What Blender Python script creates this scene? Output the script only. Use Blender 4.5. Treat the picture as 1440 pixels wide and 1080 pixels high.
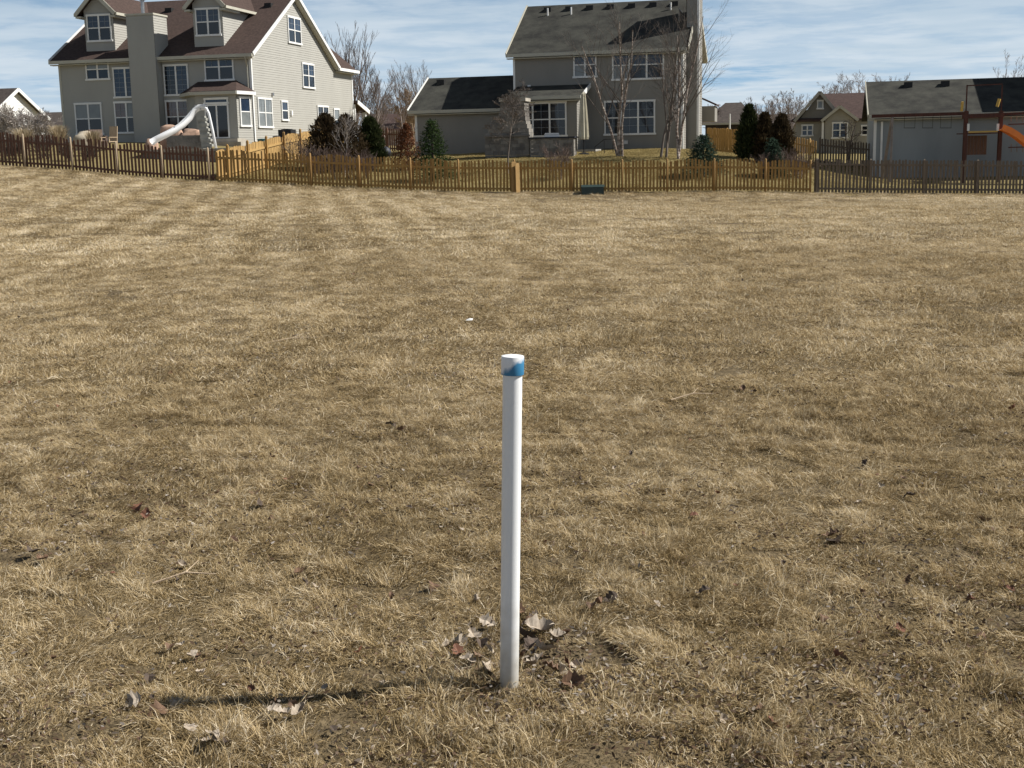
import bpy, math, random
import numpy as np
from mathutils import Vector, Matrix

scene = bpy.context.scene
COL = scene.collection
for o in list(bpy.data.objects):
    bpy.data.objects.remove(o)

# ------------------------------------------------------------------ camera
F_PX = 1800.0
EYE = 1.7
PITCH = math.radians(10.3)
ROLL = 0.021
f0 = np.array([0, math.cos(PITCH), -math.sin(PITCH)])
r0 = np.array([1.0, 0, 0])
u0 = np.cross(r0, f0)
rr = r0 * math.cos(ROLL) - u0 * math.sin(ROLL)
uu = u0 * math.cos(ROLL) + r0 * math.sin(ROLL)
EYE_P = np.array([0, 0, EYE])
cam = bpy.data.cameras.new('camera')
cam.sensor_width = 36.0
cam.lens = 36.0 * F_PX / 1440.0
cam.clip_start = 0.05
cam.clip_end = 3000
cam_o = bpy.data.objects.new('camera', cam)
COL.objects.link(cam_o)
cam_o.matrix_world = Matrix(((rr[0], uu[0], -f0[0], 0), (rr[1], uu[1], -f0[1], 0), (rr[2], uu[2], -f0[2], EYE), (0, 0, 0, 1)))
scene.camera = cam_o

# ------------------------------------------------------------------ light
SUN_EL = math.radians(43.6)
SUN_AZ = math.radians(5.6)          # from +X towards +Y
sdir = Vector((math.cos(SUN_EL) * math.cos(SUN_AZ), math.cos(SUN_EL) * math.sin(SUN_AZ), math.sin(SUN_EL)))
sun = bpy.data.lights.new('sun', 'SUN')
sun.energy = 5.0
sun.angle = math.radians(0.53)
sun.color = (1.0, 0.955, 0.88)
sun_o = bpy.data.objects.new('sun', sun)
COL.objects.link(sun_o)
sun_o.rotation_euler = (-sdir).to_track_quat('-Z', 'Y').to_euler()
sun_o.location = (30, 0, 40)

world = bpy.data.worlds.new('World')
scene.world = world
world.use_nodes = True
wn = world.node_tree
wn.nodes.clear()
def wnode(t, **kw):
    n = wn.nodes.new(t)
    for k, v in kw.items():
        setattr(n, k, v)
    return n
wo = wnode('ShaderNodeOutputWorld')
bg = wnode('ShaderNodeBackground')
bg.inputs['Strength'].default_value = 0.05
sky = wnode('ShaderNodeTexSky', sky_type='NISHITA', sun_disc=False)
sky.sun_elevation = SUN_EL
sky.sun_rotation = math.pi / 2 - SUN_AZ
sky.altitude = 200
sky.air_density = 0.4
sky.dust_density = 0.1
sky.ozone_density = 2.0
# thin high cloud, laid out on a flat deck overhead and carried round the whole sky
geo = wnode('ShaderNodeTexCoord')
sep = wnode('ShaderNodeSeparateXYZ')
wn.links.new(geo.outputs['Generated'], sep.inputs[0])
def wmath(op, a, b=None, clamp=False):
    n = wnode('ShaderNodeMath', operation=op, use_clamp=clamp)
    for i, v in enumerate((a, b)):
        if v is None:
            continue
        if isinstance(v, (int, float)):
            n.inputs[i].default_value = v
        else:
            wn.links.new(v, n.inputs[i])
    return n.outputs[0]
zc = wmath('ADD', wmath('MAXIMUM', sep.outputs['Z'], 0.0), 0.045)
cmb = wnode('ShaderNodeCombineXYZ')
wn.links.new(wmath('DIVIDE', sep.outputs['X'], zc), cmb.inputs[0])
wn.links.new(wmath('DIVIDE', sep.outputs['Y'], zc), cmb.inputs[1])
def wnoise(scale, detail, rough, off, dist=0.0, sx=1.0, sy=1.0):
    mp = wnode('ShaderNodeMapping')
    mp.inputs['Location'].default_value = off
    mp.inputs['Scale'].default_value = (sx, sy, 1)
    mp.inputs['Rotation'].default_value = (0, 0, 0.25)
    wn.links.new(cmb.outputs[0], mp.inputs['Vector'])
    n = wnode('ShaderNodeTexNoise')
    n.inputs['Scale'].default_value = scale
    n.inputs['Detail'].default_value = detail
    n.inputs['Roughness'].default_value = rough
    n.inputs['Distortion'].default_value = dist
    wn.links.new(mp.outputs[0], n.inputs['Vector'])
    return n.outputs['Fac']
def wramp(v, lo, hi):
    n = wnode('ShaderNodeMapRange', interpolation_type='SMOOTHSTEP')
    wn.links.new(v, n.inputs[0])
    n.inputs[1].default_value = lo
    n.inputs[2].default_value = hi
    return n.outputs[0]
big = wramp(wnoise(0.33, 3, 0.55, (3.3, 1.2, 0)), 0.33, 0.54)
fine = wramp(wnoise(1.25, 6, 0.62, (7.1, 4.4, 0), 0.15, 1.0, 1.0), 0.39, 0.60)
cover = wmath('MULTIPLY', wmath('ADD', wmath('MULTIPLY', big, 0.52), wmath('MULTIPLY', fine, 0.55)), 0.92, True)
shade = wramp(wnoise(0.9, 4, 0.6, (1.1, 9.4, 0), 0.2), 0.3, 0.75)
ccol = wnode('ShaderNodeMixRGB')
ccol.inputs[1].default_value = (8.4, 9.7, 10.7, 1)
ccol.inputs[2].default_value = (11.2, 11.9, 12.4, 1)
wn.links.new(shade, ccol.inputs[0])
mixs = wnode('ShaderNodeMixRGB')
slant = wmath('SUBTRACT', 1.0, wmath('POWER', 2.718, wmath('MULTIPLY', wmath('DIVIDE', cover, wmath('ADD', zc, .02)), -.20)))
wn.links.new(slant, mixs.inputs[0])
# added blue veil: brightens the low sky all the way round, the dome stays dim
veil = wmath('MULTIPLY', wmath('POWER', 2.718, wmath('MULTIPLY', wmath('POWER', wmath('DIVIDE', wmath('MAXIMUM', sep.outputs['Z'], 0.0), .17), 1.4), -1.0)), .92)
mixv = wnode('ShaderNodeMixRGB')
mixv.inputs[2].default_value = (3.8, 6.9, 10.0, 1)
wn.links.new(veil, mixv.inputs[0])
wn.links.new(sky.outputs[0], mixv.inputs[1])
wn.links.new(mixv.outputs[0], mixs.inputs[1])
wn.links.new(ccol.outputs[0], mixs.inputs[2])
wn.links.new(mixs.outputs[0], bg.inputs['Color'])
wn.links.new(bg.outputs[0], wo.inputs[0])

vs = scene.view_settings
vs.view_transform = 'Standard'
vs.look = 'None'
vs.gamma = 1.0
vs.exposure = 0.55
vs.use_curve_mapping = False
scene.cycles.max_bounces = 6
scene.cycles.diffuse_bounces = 3
scene.cycles.glossy_bounces = 2
scene.cycles.transmission_bounces = 2

# ------------------------------------------------------------------ pixel helpers
def ray(px, py):
    return f0 + rr * ((px - 720) / F_PX) + uu * ((540 - py) / F_PX)
def at(px, py, Y):
    d = ray(px, py)
    return EYE_P + d * (Y / d[1])
def col(px, Y, py=205):
    return at(px, py, Y)[0]
class Frame:
    """local frame of a building: x along the rear wall, y into the depth, z world height"""
    def __init__(s, o, th):
        s.o = np.array([o[0], o[1], 0.0]); s.th = th
        s.u = np.array([math.cos(th), -math.sin(th), 0]); s.v = np.array([math.sin(th), math.cos(th), 0])
    def y(s, px, py, c=0.0):
        d = ray(px, py); t = ((s.o + s.v * c - EYE_P) @ s.v) / (d @ s.v); p = EYE_P + d * t - s.o
        return p @ s.u, p[2]
    def x(s, px, py, c=0.0):
        d = ray(px, py); t = ((s.o + s.u * c - EYE_P) @ s.u) / (d @ s.u); p = EYE_P + d * t - s.o
        return p @ s.v, p[2]
    def rect(s, x0, y0, x1, y1, c=0.0):
        m = (x0 + x1) / 2; n = (y0 + y1) / 2
        return s.y(x0, n, c)[0], s.y(x1, n, c)[0], s.y(m, y1, c)[1], s.y(m, y0, c)[1]
    def srect(s, x0, y0, x1, y1, c=0.0):
        m = (x0 + x1) / 2; n = (y0 + y1) / 2
        return s.x(x0, n, c)[0], s.x(x1, n, c)[0], s.x(m, y1, c)[1], s.x(m, y0, c)[1]
    def w(s, x, y, z=0.0):
        p = s.o + s.u * x + s.v * y
        return p[0], p[1], z

# ------------------------------------------------------------------ noise in numpy
def _hash(ix, iy, seed):
    h = (ix * 374761393 + iy * 668265263 + seed * 974634777) & 0xffffffff
    h = ((h ^ (h >> 13)) * 1274126177) & 0xffffffff
    return ((h ^ (h >> 16)) & 0xffff) / 65535.0
def vnoise(x, y, seed=0):
    x = np.asarray(x, float); y = np.asarray(y, float)
    ix = np.floor(x).astype(np.int64); iy = np.floor(y).astype(np.int64)
    fx = x - ix; fy = y - iy
    fx = fx * fx * (3 - 2 * fx); fy = fy * fy * (3 - 2 * fy)
    a = _hash(ix, iy, seed); b = _hash(ix + 1, iy, seed); c = _hash(ix, iy + 1, seed); d = _hash(ix + 1, iy + 1, seed)
    return (a * (1 - fx) + b * fx) * (1 - fy) + (c * (1 - fx) + d * fx) * fy

# ------------------------------------------------------------------ terrain
FENCE_Y = 54.0
_cp = []
for px, py in ((-140, 222), (0, 234), (100, 240), (167, 247), (230, 252), (303, 255.5), (437, 262), (560, 267.5), (640, 270.5), (720, 270.8), (900, 270.8), (1150, 272), (1300, 273), (1440, 274), (1560, 275)):
    p = at(px, py, FENCE_Y); _cp.append((p[0], p[1], p[2]))
for x in (-14, -6, 0, 6, 14):
    for y in (-6, 2, 8, 16):
        _cp.append((x, y, 0.0))
_cp += [(-16, 30, .35), (-8, 30, .05), (0, 30, -.05), (8, 30, -.08), (16, 30, -.15), (-18, 42, .85), (18, 42, -.35), (0, 42, 0.0), (-9, 42, .25)]
_cp += [(0, 68, 1.6), (5, 67, 1.6), (9, 66.5, 1.6), (-6, 71, 1.55), (-10, 71, 1.6), (0, 60, .95), (6, 60, 1.0), (10, 61, 1.15), (-5, 60, 0.85),
        (-14, 70, 2.35), (-14, 64, 2.05), (-20, 64, 2.15), (-25, 72, 2.7), (-32, 75, 3.0), (-20, 58, 1.75), (-26, 58, 2.0),
        (18, 64, 0.1), (24, 62, 0.0), (30, 62, -0.1), (16, 58, -.1), (14, 66, .9), (22, 75, .6), (0, 90, 2.0), (-20, 100, 2.6), (20, 100, 1.6), (-40, 110, 2.8), (45, 110, 1.5),
        (0, 160, 2.0), (-60, 160, 2.0), (60, 160, 1.5)]
_cp = np.array(_cp)
def _tps(r2):
    return np.where(r2 > 1e-9, 0.5 * r2 * np.log(np.maximum(r2, 1e-9)), 0)
_n = len(_cp)
_A = np.zeros((_n + 3, _n + 3))
_d2 = ((_cp[:, None, :2] - _cp[None, :, :2]) ** 2).sum(-1)
_A[:_n, :_n] = _tps(_d2) + np.eye(_n) * 1.5
_A[:_n, _n] = 1; _A[:_n, _n + 1:] = _cp[:, :2]
_A[_n, :_n] = 1; _A[_n + 1:, :_n] = _cp[:, :2].T
_w = np.linalg.solve(_A, np.concatenate([_cp[:, 2], np.zeros(3)]))
def terr(x, y):
    """ground height"""
    x = np.asarray(x, float); y = np.asarray(y, float)
    xc = np.clip(x, -60, 60); yc = np.clip(y, -6, 160)
    sh = xc.shape
    xf = xc.ravel(); yf = yc.ravel()
    out = np.full(xf.shape, _w[_n]) + _w[_n + 1] * xf + _w[_n + 2] * yf
    for i in range(_n):
        out += _w[i] * _tps((xf - _cp[i, 0]) ** 2 + (yf - _cp[i, 1]) ** 2)
    near = np.clip(1 - (yf - 4) / 9.0, 0.06, 1)
    out += near * (0.035 * (vnoise(xf * 1.7, yf * 1.7, 5) - 0.5) + 0.018 * (vnoise(xf * 4.5, yf * 4.5, 6) - 0.5))
    return out.reshape(sh)
def tz(x, y):
    return float(terr(np.array([x]), np.array([y]))[0])

# ------------------------------------------------------------------ materials
def _nt(name):
    m = bpy.data.materials.new(name); m.use_nodes = True
    nt = m.node_tree
    return m, nt, nt.nodes['Principled BSDF']
def mat(name, c1, c2=None, scale=3.0, rough=0.8, bump=0.0, bscale=None, stretch=(1, 1, 1), spec=0.3, detail=4, metallic=0.0, lo=0.35, hi=0.65):
    m, nt, p = _nt(name)
    p.inputs['Roughness'].default_value = rough
    p.inputs['Specular IOR Level'].default_value = spec
    p.inputs['Metallic'].default_value = metallic
    tc = nt.nodes.new('ShaderNodeNewGeometry')
    mp = nt.nodes.new('ShaderNodeMapping'); mp.inputs['Scale'].default_value = stretch
    nt.links.new(tc.outputs['Position'], mp.inputs['Vector'])
    if c2 is None:
        c2 = tuple(x * 0.82 for x in c1)
    nz = nt.nodes.new('ShaderNodeTexNoise'); nz.inputs['Scale'].default_value = scale; nz.inputs['Detail'].default_value = detail; nz.inputs['Roughness'].default_value = 0.62
    nt.links.new(mp.outputs[0], nz.inputs['Vector'])
    mr = nt.nodes.new('ShaderNodeMapRange'); mr.inputs[1].default_value = lo; mr.inputs[2].default_value = hi
    nt.links.new(nz.outputs['Fac'], mr.inputs[0])
    mx = nt.nodes.new('ShaderNodeMixRGB'); mx.inputs[1].default_value = (*c1, 1); mx.inputs[2].default_value = (*c2, 1)
    nt.links.new(mr.outputs[0], mx.inputs[0])
    nt.links.new(mx.outputs[0], p.inputs['Base Color'])
    if bump > 0:
        b2 = nt.nodes.new('ShaderNodeTexNoise'); b2.inputs['Scale'].default_value = bscale or scale * 4; b2.inputs['Detail'].default_value = 3
        nt.links.new(mp.outputs[0], b2.inputs['Vector'])
        bp = nt.nodes.new('ShaderNodeBump'); bp.inputs['Strength'].default_value = bump; bp.inputs['Distance'].default_value = 0.02
        nt.links.new(b2.outputs['Fac'], bp.inputs['Height'])
        nt.links.new(bp.outputs[0], p.inputs['Normal'])
    return m
def tinted(name, stops, rough=0.85, trans=0.25, nscale=0.35, nstrength=0.5, attr='tint', stripes=False):
    """foliage or grass: colour from the piece's own tint plus slow drift over the place"""
    m, nt, p = _nt(name)
    nt.nodes.remove(p)
    out = nt.nodes['Material Output']
    at_ = nt.nodes.new('ShaderNodeAttribute'); at_.attribute_name = attr
    g = nt.nodes.new('ShaderNodeNewGeometry')
    nz = nt.nodes.new('ShaderNodeTexNoise'); nz.inputs['Scale'].default_value = nscale; nz.inputs['Detail'].default_value = 5; nz.inputs['Roughness'].default_value = 0.65
    pos = g.outputs['Position']
    if stripes:      # drifts run with the mowing
        mpg = nt.nodes.new('ShaderNodeMapping'); mpg.inputs['Scale'].default_value = (1, .30, 1); mpg.inputs['Rotation'].default_value = (0, 0, -.15); nt.links.new(pos, mpg.inputs['Vector']); pos = mpg.outputs[0]
    nt.links.new(pos, nz.inputs['Vector'])
    def mth(op, a, b):
        n = nt.nodes.new('ShaderNodeMath'); n.operation = op
        for i, v in enumerate((a, b)):
            if isinstance(v, (int, float)): n.inputs[i].default_value = v
            else: nt.links.new(v, n.inputs[i])
        return n.outputs[0]
    v = mth('ADD', at_.outputs['Fac'], mth('MULTIPLY', mth('SUBTRACT', nz.outputs['Fac'], 0.5), nstrength))
    if stripes:      # mower passes, and broad drifts of thicker and thinner turf
        sep_ = nt.nodes.new('ShaderNodeSeparateXYZ'); nt.links.new(g.outputs['Position'], sep_.inputs[0])
        n2 = nt.nodes.new('ShaderNodeTexNoise'); n2.inputs['Scale'].default_value = .11; n2.inputs['Detail'].default_value = 3; nt.links.new(pos, n2.inputs['Vector'])
        n3 = nt.nodes.new('ShaderNodeTexNoise'); n3.inputs['Scale'].default_value = 2.6; n3.inputs['Detail'].default_value = 3; nt.links.new(pos, n3.inputs['Vector'])
        sc_ = mth('ADD', mth('MULTIPLY', sep_.outputs['X'], .988), mth('MULTIPLY', sep_.outputs['Y'], .156))
        wv = mth('SINE', mth('ADD', mth('MULTIPLY', sc_, 5.4), mth('MULTIPLY', n2.outputs['Fac'], 9.0)), 0)
        mk = nt.nodes.new('ShaderNodeMapRange'); mk.inputs[1].default_value = 14; mk.inputs[2].default_value = 26; nt.links.new(sep_.outputs['Y'], mk.inputs[0])
        mk2 = nt.nodes.new('ShaderNodeMapRange'); mk2.inputs[1].default_value = 4; mk2.inputs[2].default_value = -3; nt.links.new(sep_.outputs['X'], mk2.inputs[0])
        v = mth('ADD', v, mth('MULTIPLY', mth('MULTIPLY', wv, .085), mth('MULTIPLY', mk.outputs[0], mk2.outputs[0])))
        v = mth('ADD', v, mth('MULTIPLY', mth('SUBTRACT', n2.outputs['Fac'], .5), .35))
        v = mth('ADD', v, mth('MULTIPLY', mth('SUBTRACT', n3.outputs['Fac'], .5), .45))
    cr = nt.nodes.new('ShaderNodeValToRGB')
    el = cr.color_ramp.elements
    el[0].position, el[0].color = stops[0][0], (*stops[0][1], 1)
    el[1].position, el[1].color = stops[-1][0], (*stops[-1][1], 1)
    for pz, c in stops[1:-1]:
        e = el.new(pz); e.color = (*c, 1)
    nt.links.new(v, cr.inputs[0])
    d = nt.nodes.new('ShaderNodeBsdfDiffuse'); t = nt.nodes.new('ShaderNodeBsdfTranslucent'); mx = nt.nodes.new('ShaderNodeMixShader')
    mx.inputs[0].default_value = trans
    nt.links.new(cr.outputs[0], d.inputs[0]); nt.links.new(cr.outputs[0], t.inputs[0])
    nt.links.new(d.outputs[0], mx.inputs[1]); nt.links.new(t.outputs[0], mx.inputs[2])
    nt.links.new(mx.outputs[0], out.inputs['Surface'])
    return m
M = {}
M['siding'] = mat('siding_beige', (.372, .365, .333), (.332, .325, .297), .9, .7, stretch=(1, 1, .4), spec=.25, detail=6, lo=.3, hi=.75)
M['siding_r'] = mat('siding_taupe', (.26, .248, .222), (.222, .212, .19), .9, .7, stretch=(1, 1, .4), spec=.25, detail=6, lo=.3, hi=.75)
M['siding_g'] = mat('siding_bluegrey', (.29, .315, .33), (0.225, 0.248, 0.261), .9, .7, stretch=(1, 1, .22), spec=.25, detail=6, lo=.3, hi=.75)
M['siding_w'] = mat('siding_white', (.74, .74, .72), None, .6, .7, spec=.25)
M['siding_far'] = mat('siding_far', (.38, .36, .31), None, .6, .8)
M['trim'] = mat('trim_white', (.78, .78, .76), (.70, .70, .68), 2, .5)
M['fascia'] = mat('fascia_cream', (.46, .445, .37), (.42, .40, .335), 2, .55)
M['roof_brown'] = mat('shingle_brown', (.080, .055, .047), (.048, .034, .030), 7, .95, .6, 26, spec=.15, detail=8)
M['roof_grey'] = mat('shingle_grey', (.060, .060, .051), (.027, .027, .025), 1.3, .95, .6, 26, spec=.15, detail=8)
M['roof_dark'] = mat('shingle_dark', (.085, .07, .062), (.05, .042, .038), 5, .95, .5, 26, spec=.15)
M['stone'] = mat('stone_block', (.27, .25, .22), (.16, .15, .135), 2.2, .9, .8, 9)
M['coping'] = mat('stone_coping', (.42, .39, .33), (.32, .29, .25), 2, .85, .4, 12)
M['boulder'] = mat('boulder_pink', (.50, .33, .24), (.36, .25, .19), 1.6, .9, .9, 6)
M['boulder_tan'] = mat('boulder_tan', (.48, .42, .33), (.34, .30, .24), 1.6, .9, .9, 6)
M['fence_dark'] = mat('fence_stained', (.165, .085, .056), (.10, .054, .038), 5, .8, .4, 20, (6, 6, .7))
M['fence_gold'] = mat('fence_cedar', (.41, .245, .08), (.29, .17, .054), 4, .75, .4, 20, (6, 6, .7))
M['fence_grey'] = mat('fence_weathered', (.20, .158, .115), (.125, .098, .073), 5, .85, .4, 20, (6, 6, .7))
M['fence_light'] = mat('fence_pale', (.47, .31, .12), (.36, .225, .085), 4, .7, .3, 20, (6, 6, .7))
M['post_pale'] = mat('post_pale', (.46, .36, .25), (.34, .26, .18), 4, .8, .3, 20, (6, 6, .7))
M['black'] = mat('black_metal', (.018, .018, .02), None, 3, .45)
M['vent'] = mat('vent_black', (.02, .02, .02), None, 3, .6)
M['steel'] = mat('galvanised', (.42, .42, .42), (.30, .30, .31), 6, .35, metallic=.8)
M['green_box'] = mat('utility_green', (.038, .062, .056), (.028, .048, .044), 3, .45)
M['plastic_orange'] = mat('plastic_orange', (.85, .22, .012), (.75, .18, .01), 2, .35, spec=.5)
M['redwood'] = mat('redwood_stain', (.095, .036, .025), (.056, .023, .018), 4, .75, .3, 18, (4, 4, .8))
M['yellow'] = mat('plastic_yellow', (.55, .36, .09), None, 2, .5)
M['slide_white'] = mat('slide_gelcoat', (.80, .81, .82), (.72, .73, .75), 2, .25, spec=.5)
M['grey_step'] = mat('step_grey', (.34, .34, .31), (.22, .22, .20), 3, .7)
M['canvas'] = mat('umbrella_canvas', (.60, .56, .44), (.50, .47, .37), 3, .85)
M['bark'] = mat('bark_grey', (.17, .14, .12), (.10, .085, .072), 6, .9, .5, 20, (1, 1, .4))
M['bark_warm'] = mat('bark_warm', (.20, .15, .125), (.14, .10, .085), 6, .9)
M['bark_dark'] = mat('bark_dark', (.07, .055, .047), (.04, .032, .028), 6, .9)
M['birch'] = mat('birch_bark', (.44, .38, .33), (.17, .125, .10), 5, .85, .4, 18, (1, 1, 2.6), lo=.40, hi=.56)
M['far_twig'] = mat('far_twig', (.27, .225, .205), (.20, .165, .15), 2, .9)
M['fence_gold2'] = mat('fence_cedar_dark', (.33, .188, .06), (.22, .124, .04), 4, .75, .4, 20, (6, 6, .7))
M['fence_light2'] = mat('fence_pale_tan', (.40, .255, .10), (.30, .185, .07), 4, .7, .3, 20, (6, 6, .7))
M['tan_twig'] = mat('tan_twig', (.34, .25, .17), (.26, .19, .13), 2, .9)
M['pale_bark'] = mat('bark_pale', (.40, .36, .33), (.30, .265, .24), 5, .9)
M['roof_red'] = mat('shingle_redbrown', (.085, .056, .05), (.055, .038, .034), 5, .95, .5, 26, spec=.15)
M['siding_k'] = mat('siding_shake', (.24, .225, .195), None, .8, .85)
M['stone2'] = mat('stone_block_dark', (.19, .175, .155), (.12, .11, .10), 2.2, .9, .8, 9)
M['frame_grey'] = mat('frame_weathered', (.26, .22, .19), (.18, .15, .13), 4, .8)
M['leaf_pale'] = mat('leaf_bleached', (.42, .36, .29), (.27, .22, .17), 40, .8)
M['leaf_brown'] = mat('leaf_brown', (.17, .10, .06), (.09, .055, .035), 40, .75)
M['leaf_rust'] = mat('leaf_rust', (.19, .085, .05), (.12, .055, .035), 40, .75)
M['leaf_dark'] = mat('leaf_dark', (.10, .072, .054), (.06, .045, .035), 40, .8)
M['litter'] = tinted('leaf_crumbs', [(0, (.035, .025, .02)), (.35, (.115, .075, .05)), (.6, (.22, .18, .14)), (.8, (.34, .31, .28)), (1, (.52, .48, .42))], trans=.1, nstrength=.2)
M['concrete'] = mat('concrete', (.36, .35, .33), (.28, .27, .25), 2, .9, .3, 14)
M['bin_blue'] = mat('bin_teal', (.04, .12, .14), None, 2, .5)
M['tarp'] = mat('tarp_dark', (.03, .035, .05), (.02, .022, .03), 3, .6)
M['glass'] = mat('pane_dark', (.012, .016, .024), (.007, .010, .015), 1.2, .05, spec=.5)
M['glass_sky'] = mat('pane_sky', (.028, .048, .085), (.016, .028, .052), 1.0, .05, spec=.5)  # blue base colour stands in for reflected sky
M['glass_blind'] = mat('pane_blind', (.20, .215, .215), (.14, .155, .16), 1.0, .12, spec=.5)
M['glass_warm'] = mat('pane_curtain', (.10, .055, .04), (.06, .035, .03), 1.2, .08, spec=.8)
M['grille'] = mat('grille_inside_glass', (.26, .29, .32), None, 2, .5)
M['post_gold'] = mat('post_cedar', (.37, .225, .085), (.26, .155, .055), 4, .75, .3, 20, (6, 6, .7))
M['spruce'] = tinted('spruce_needles', [(0, (.012, .022, .010)), (.5, (.035, .058, .022)), (1, (.075, .10, .038))], trans=.15)
M['spruce_blue'] = tinted('spruce_needles_bluish', [(0, (.016, .028, .020)), (.5, (.04, .064, .046)), (1, (.085, .115, .08))], trans=.15)
M['arbor_brown'] = tinted('arborvitae_bronze', [(0, (.018, .014, .009)), (.5, (.05, .036, .022)), (1, (.09, .066, .036))], trans=.15)
M['arbor_green'] = tinted('arborvitae_green', [(0, (.012, .018, .008)), (.5, (.032, .042, .018)), (1, (.065, .075, .032))], trans=.15)
M['rust'] = tinted('rust_leaves', [(0, (.05, .022, .012)), (.5, (.13, .055, .028)), (1, (.21, .095, .05))], trans=.3)
M['straw'] = tinted('straw_blades', [(0, (.20, .15, .09)), (.5, (.42, .34, .23)), (1, (.60, .52, .38))], trans=.3)
M['pale_twig'] = tinted('pale_twigs', [(0, (.16, .135, .115)), (.5, (.28, .25, .215)), (1, (.38, .35, .31))], trans=.2)

# ------------------------------------------------------------------ object helpers
def tag(o, label=None, cat=None, group=None, kind=None):
    if label: o['label'] = label
    if cat: o['category'] = cat
    if group: o['group'] = group
    if kind: o['kind'] = kind
    return o
def empty(name, loc, rz=0.0, label=None, cat=None, group=None):
    o = bpy.data.objects.new(name, None)
    o.empty_display_size = 0.2
    COL.objects.link(o)
    o.location = loc; o.rotation_euler = (0, 0, rz)
    return tag(o, label, cat, group)
def link(name, me, parent=None, loc=None, rz=None):
    o = bpy.data.objects.new(name, me)
    COL.objects.link(o)
    if parent is not None: o.parent = parent
    if loc is not None: o.location = loc
    if rz is not None: o.rotation_euler = (0, 0, rz)
    return o
def copy_tree(o, parent=None):
    c = o.copy(); COL.objects.link(c); c.parent = parent
    for ch in list(o.children):
        copy_tree(ch, c)
    return c
class MB:
    def __init__(s): s.v = []; s.f = []; s.t = []
    def add(s, vs, fs):
        n = len(s.v); s.v += [tuple(map(float, p)) for p in vs]; s.f += [tuple(i + n for i in q) for q in fs]
        return s
    def box(s, x0, x1, y0, y1, z0, z1, T=None):
        vs = [(x, y, z) for z in (z0, z1) for y in (y0, y1) for x in (x0, x1)]
        if T: vs = [T(*p) for p in vs]
        return s.add(vs, [(0, 2, 3, 1), (4, 5, 7, 6), (0, 1, 5, 4), (2, 6, 7, 3), (0, 4, 6, 2), (1, 3, 7, 5)])
    def prism(s, poly, d):
        """closed solid: polygon of 3D points swept by vector d"""
        n = len(poly); b = [(p[0] + d[0], p[1] + d[1], p[2] + d[2]) for p in poly]
        return s.add(list(poly) + b, [tuple(range(n)), tuple(range(2 * n - 1, n - 1, -1))] + [(i, i + n, (i + 1) % n + n, (i + 1) % n) for i in range(n)])
    def bar(s, a, b, w, h=None, up=(0, 0, 1)):
        a = Vector(a); b = Vector(b); h = h or w
        d = (b - a).normalized(); upv = Vector(up)
        if abs(d.dot(upv)) > .98: upv = Vector((0, 1, 0))
        sx = d.cross(upv).normalized() * w / 2; sy = sx.cross(d).normalized() * h / 2
        vs = [p + sx * i + sy * j for p in (a, b) for i, j in ((-1, -1), (1, -1), (1, 1), (-1, 1))]
        return s.add(vs, [(3, 2, 1, 0), (4, 5, 6, 7)] + [(i, (i + 1) % 4, (i + 1) % 4 + 4, i + 4) for i in range(4)])
    def tube(s, pts, rad, n=6, cap=True):
        pts = [Vector(p) for p in pts]
        if isinstance(rad, (int, float)): rad = [rad] * len(pts)
        base = len(s.v); ref = None
        for i, p in enumerate(pts):
            d = (pts[min(i + 1, len(pts) - 1)] - pts[max(i - 1, 0)])
            if d.length < 1e-9: d = Vector((0, 0, 1))
            d.normalize()
            if ref is None:
                ref = Vector((1, 0, 0)) if abs(d.x) < .8 else Vector((0, 1, 0))
            a = d.cross(ref).normalized(); b = d.cross(a)
            ref = b.cross(d) if False else ref
            for k in range(n):
                t = 2 * math.pi * k / n
                q = p + (a * math.cos(t) + b * math.sin(t)) * rad[i]
                s.v.append((q.x, q.y, q.z))
        for i in range(len(pts) - 1):
            for k in range(n):
                s.f.append((base + i * n + k, base + i * n + (k + 1) % n, base + (i + 1) * n + (k + 1) % n, base + (i + 1) * n + k))
        if cap:
            s.f.append(tuple(base + k for k in range(n))[::-1]); e = base + (len(pts) - 1) * n
            s.f.append(tuple(e + k for k in range(n)))
        return s
    def mesh(s, name, mt, smooth=False):
        me = bpy.data.meshes.new(name)
        me.from_pydata(s.v, [], s.f)
        if mt: me.materials.append(M[mt] if isinstance(mt, str) else mt)
        if smooth: me.polygons.foreach_set('use_smooth', [True] * len(me.polygons))
        if s.t:
            a = me.attributes.new('tint', 'FLOAT', 'POINT'); a.data.foreach_set('value', s.t)
        me.update()
        return me
    def build(s, name, mt, parent=None, smooth=False, loc=None, rz=None):
        return link(name, s.mesh(name, mt, smooth), parent, loc, rz)

# ================================================================== GROUND
def grid_sheet(name, xs, ys, mt, dz=0.0):
    X, Y = np.meshgrid(xs, ys)
    Z = terr(X, Y) + dz
    nx, ny = len(xs), len(ys)
    v = np.stack([X.ravel(), Y.ravel(), Z.ravel()], 1)
    i = np.arange(nx * ny).reshape(ny, nx)
    q = np.stack([i[:-1, :-1].ravel(), i[:-1, 1:].ravel(), i[1:, 1:].ravel(), i[1:, :-1].ravel()], 1)
    me = bpy.data.meshes.new(name)
    me.vertices.add(len(v)); me.vertices.foreach_set('co', v.ravel())
    me.loops.add(q.size); me.loops.foreach_set('vertex_index', q.ravel())
    me.polygons.add(len(q)); me.polygons.foreach_set('loop_start', np.arange(len(q)) * 4)
    me.polygons.foreach_set('use_smooth', np.ones(len(q), bool))
    me.materials.append(mt); me.update(calc_edges=True); me.validate()
    o = link(name, me); o['kind'] = 'structure'
    return o
M['thatch'] = mat('field_thatch', (.17, .13, .075), (.075, .056, .032), 16, .95, .9, 60, detail=8, spec=.1)
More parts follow.
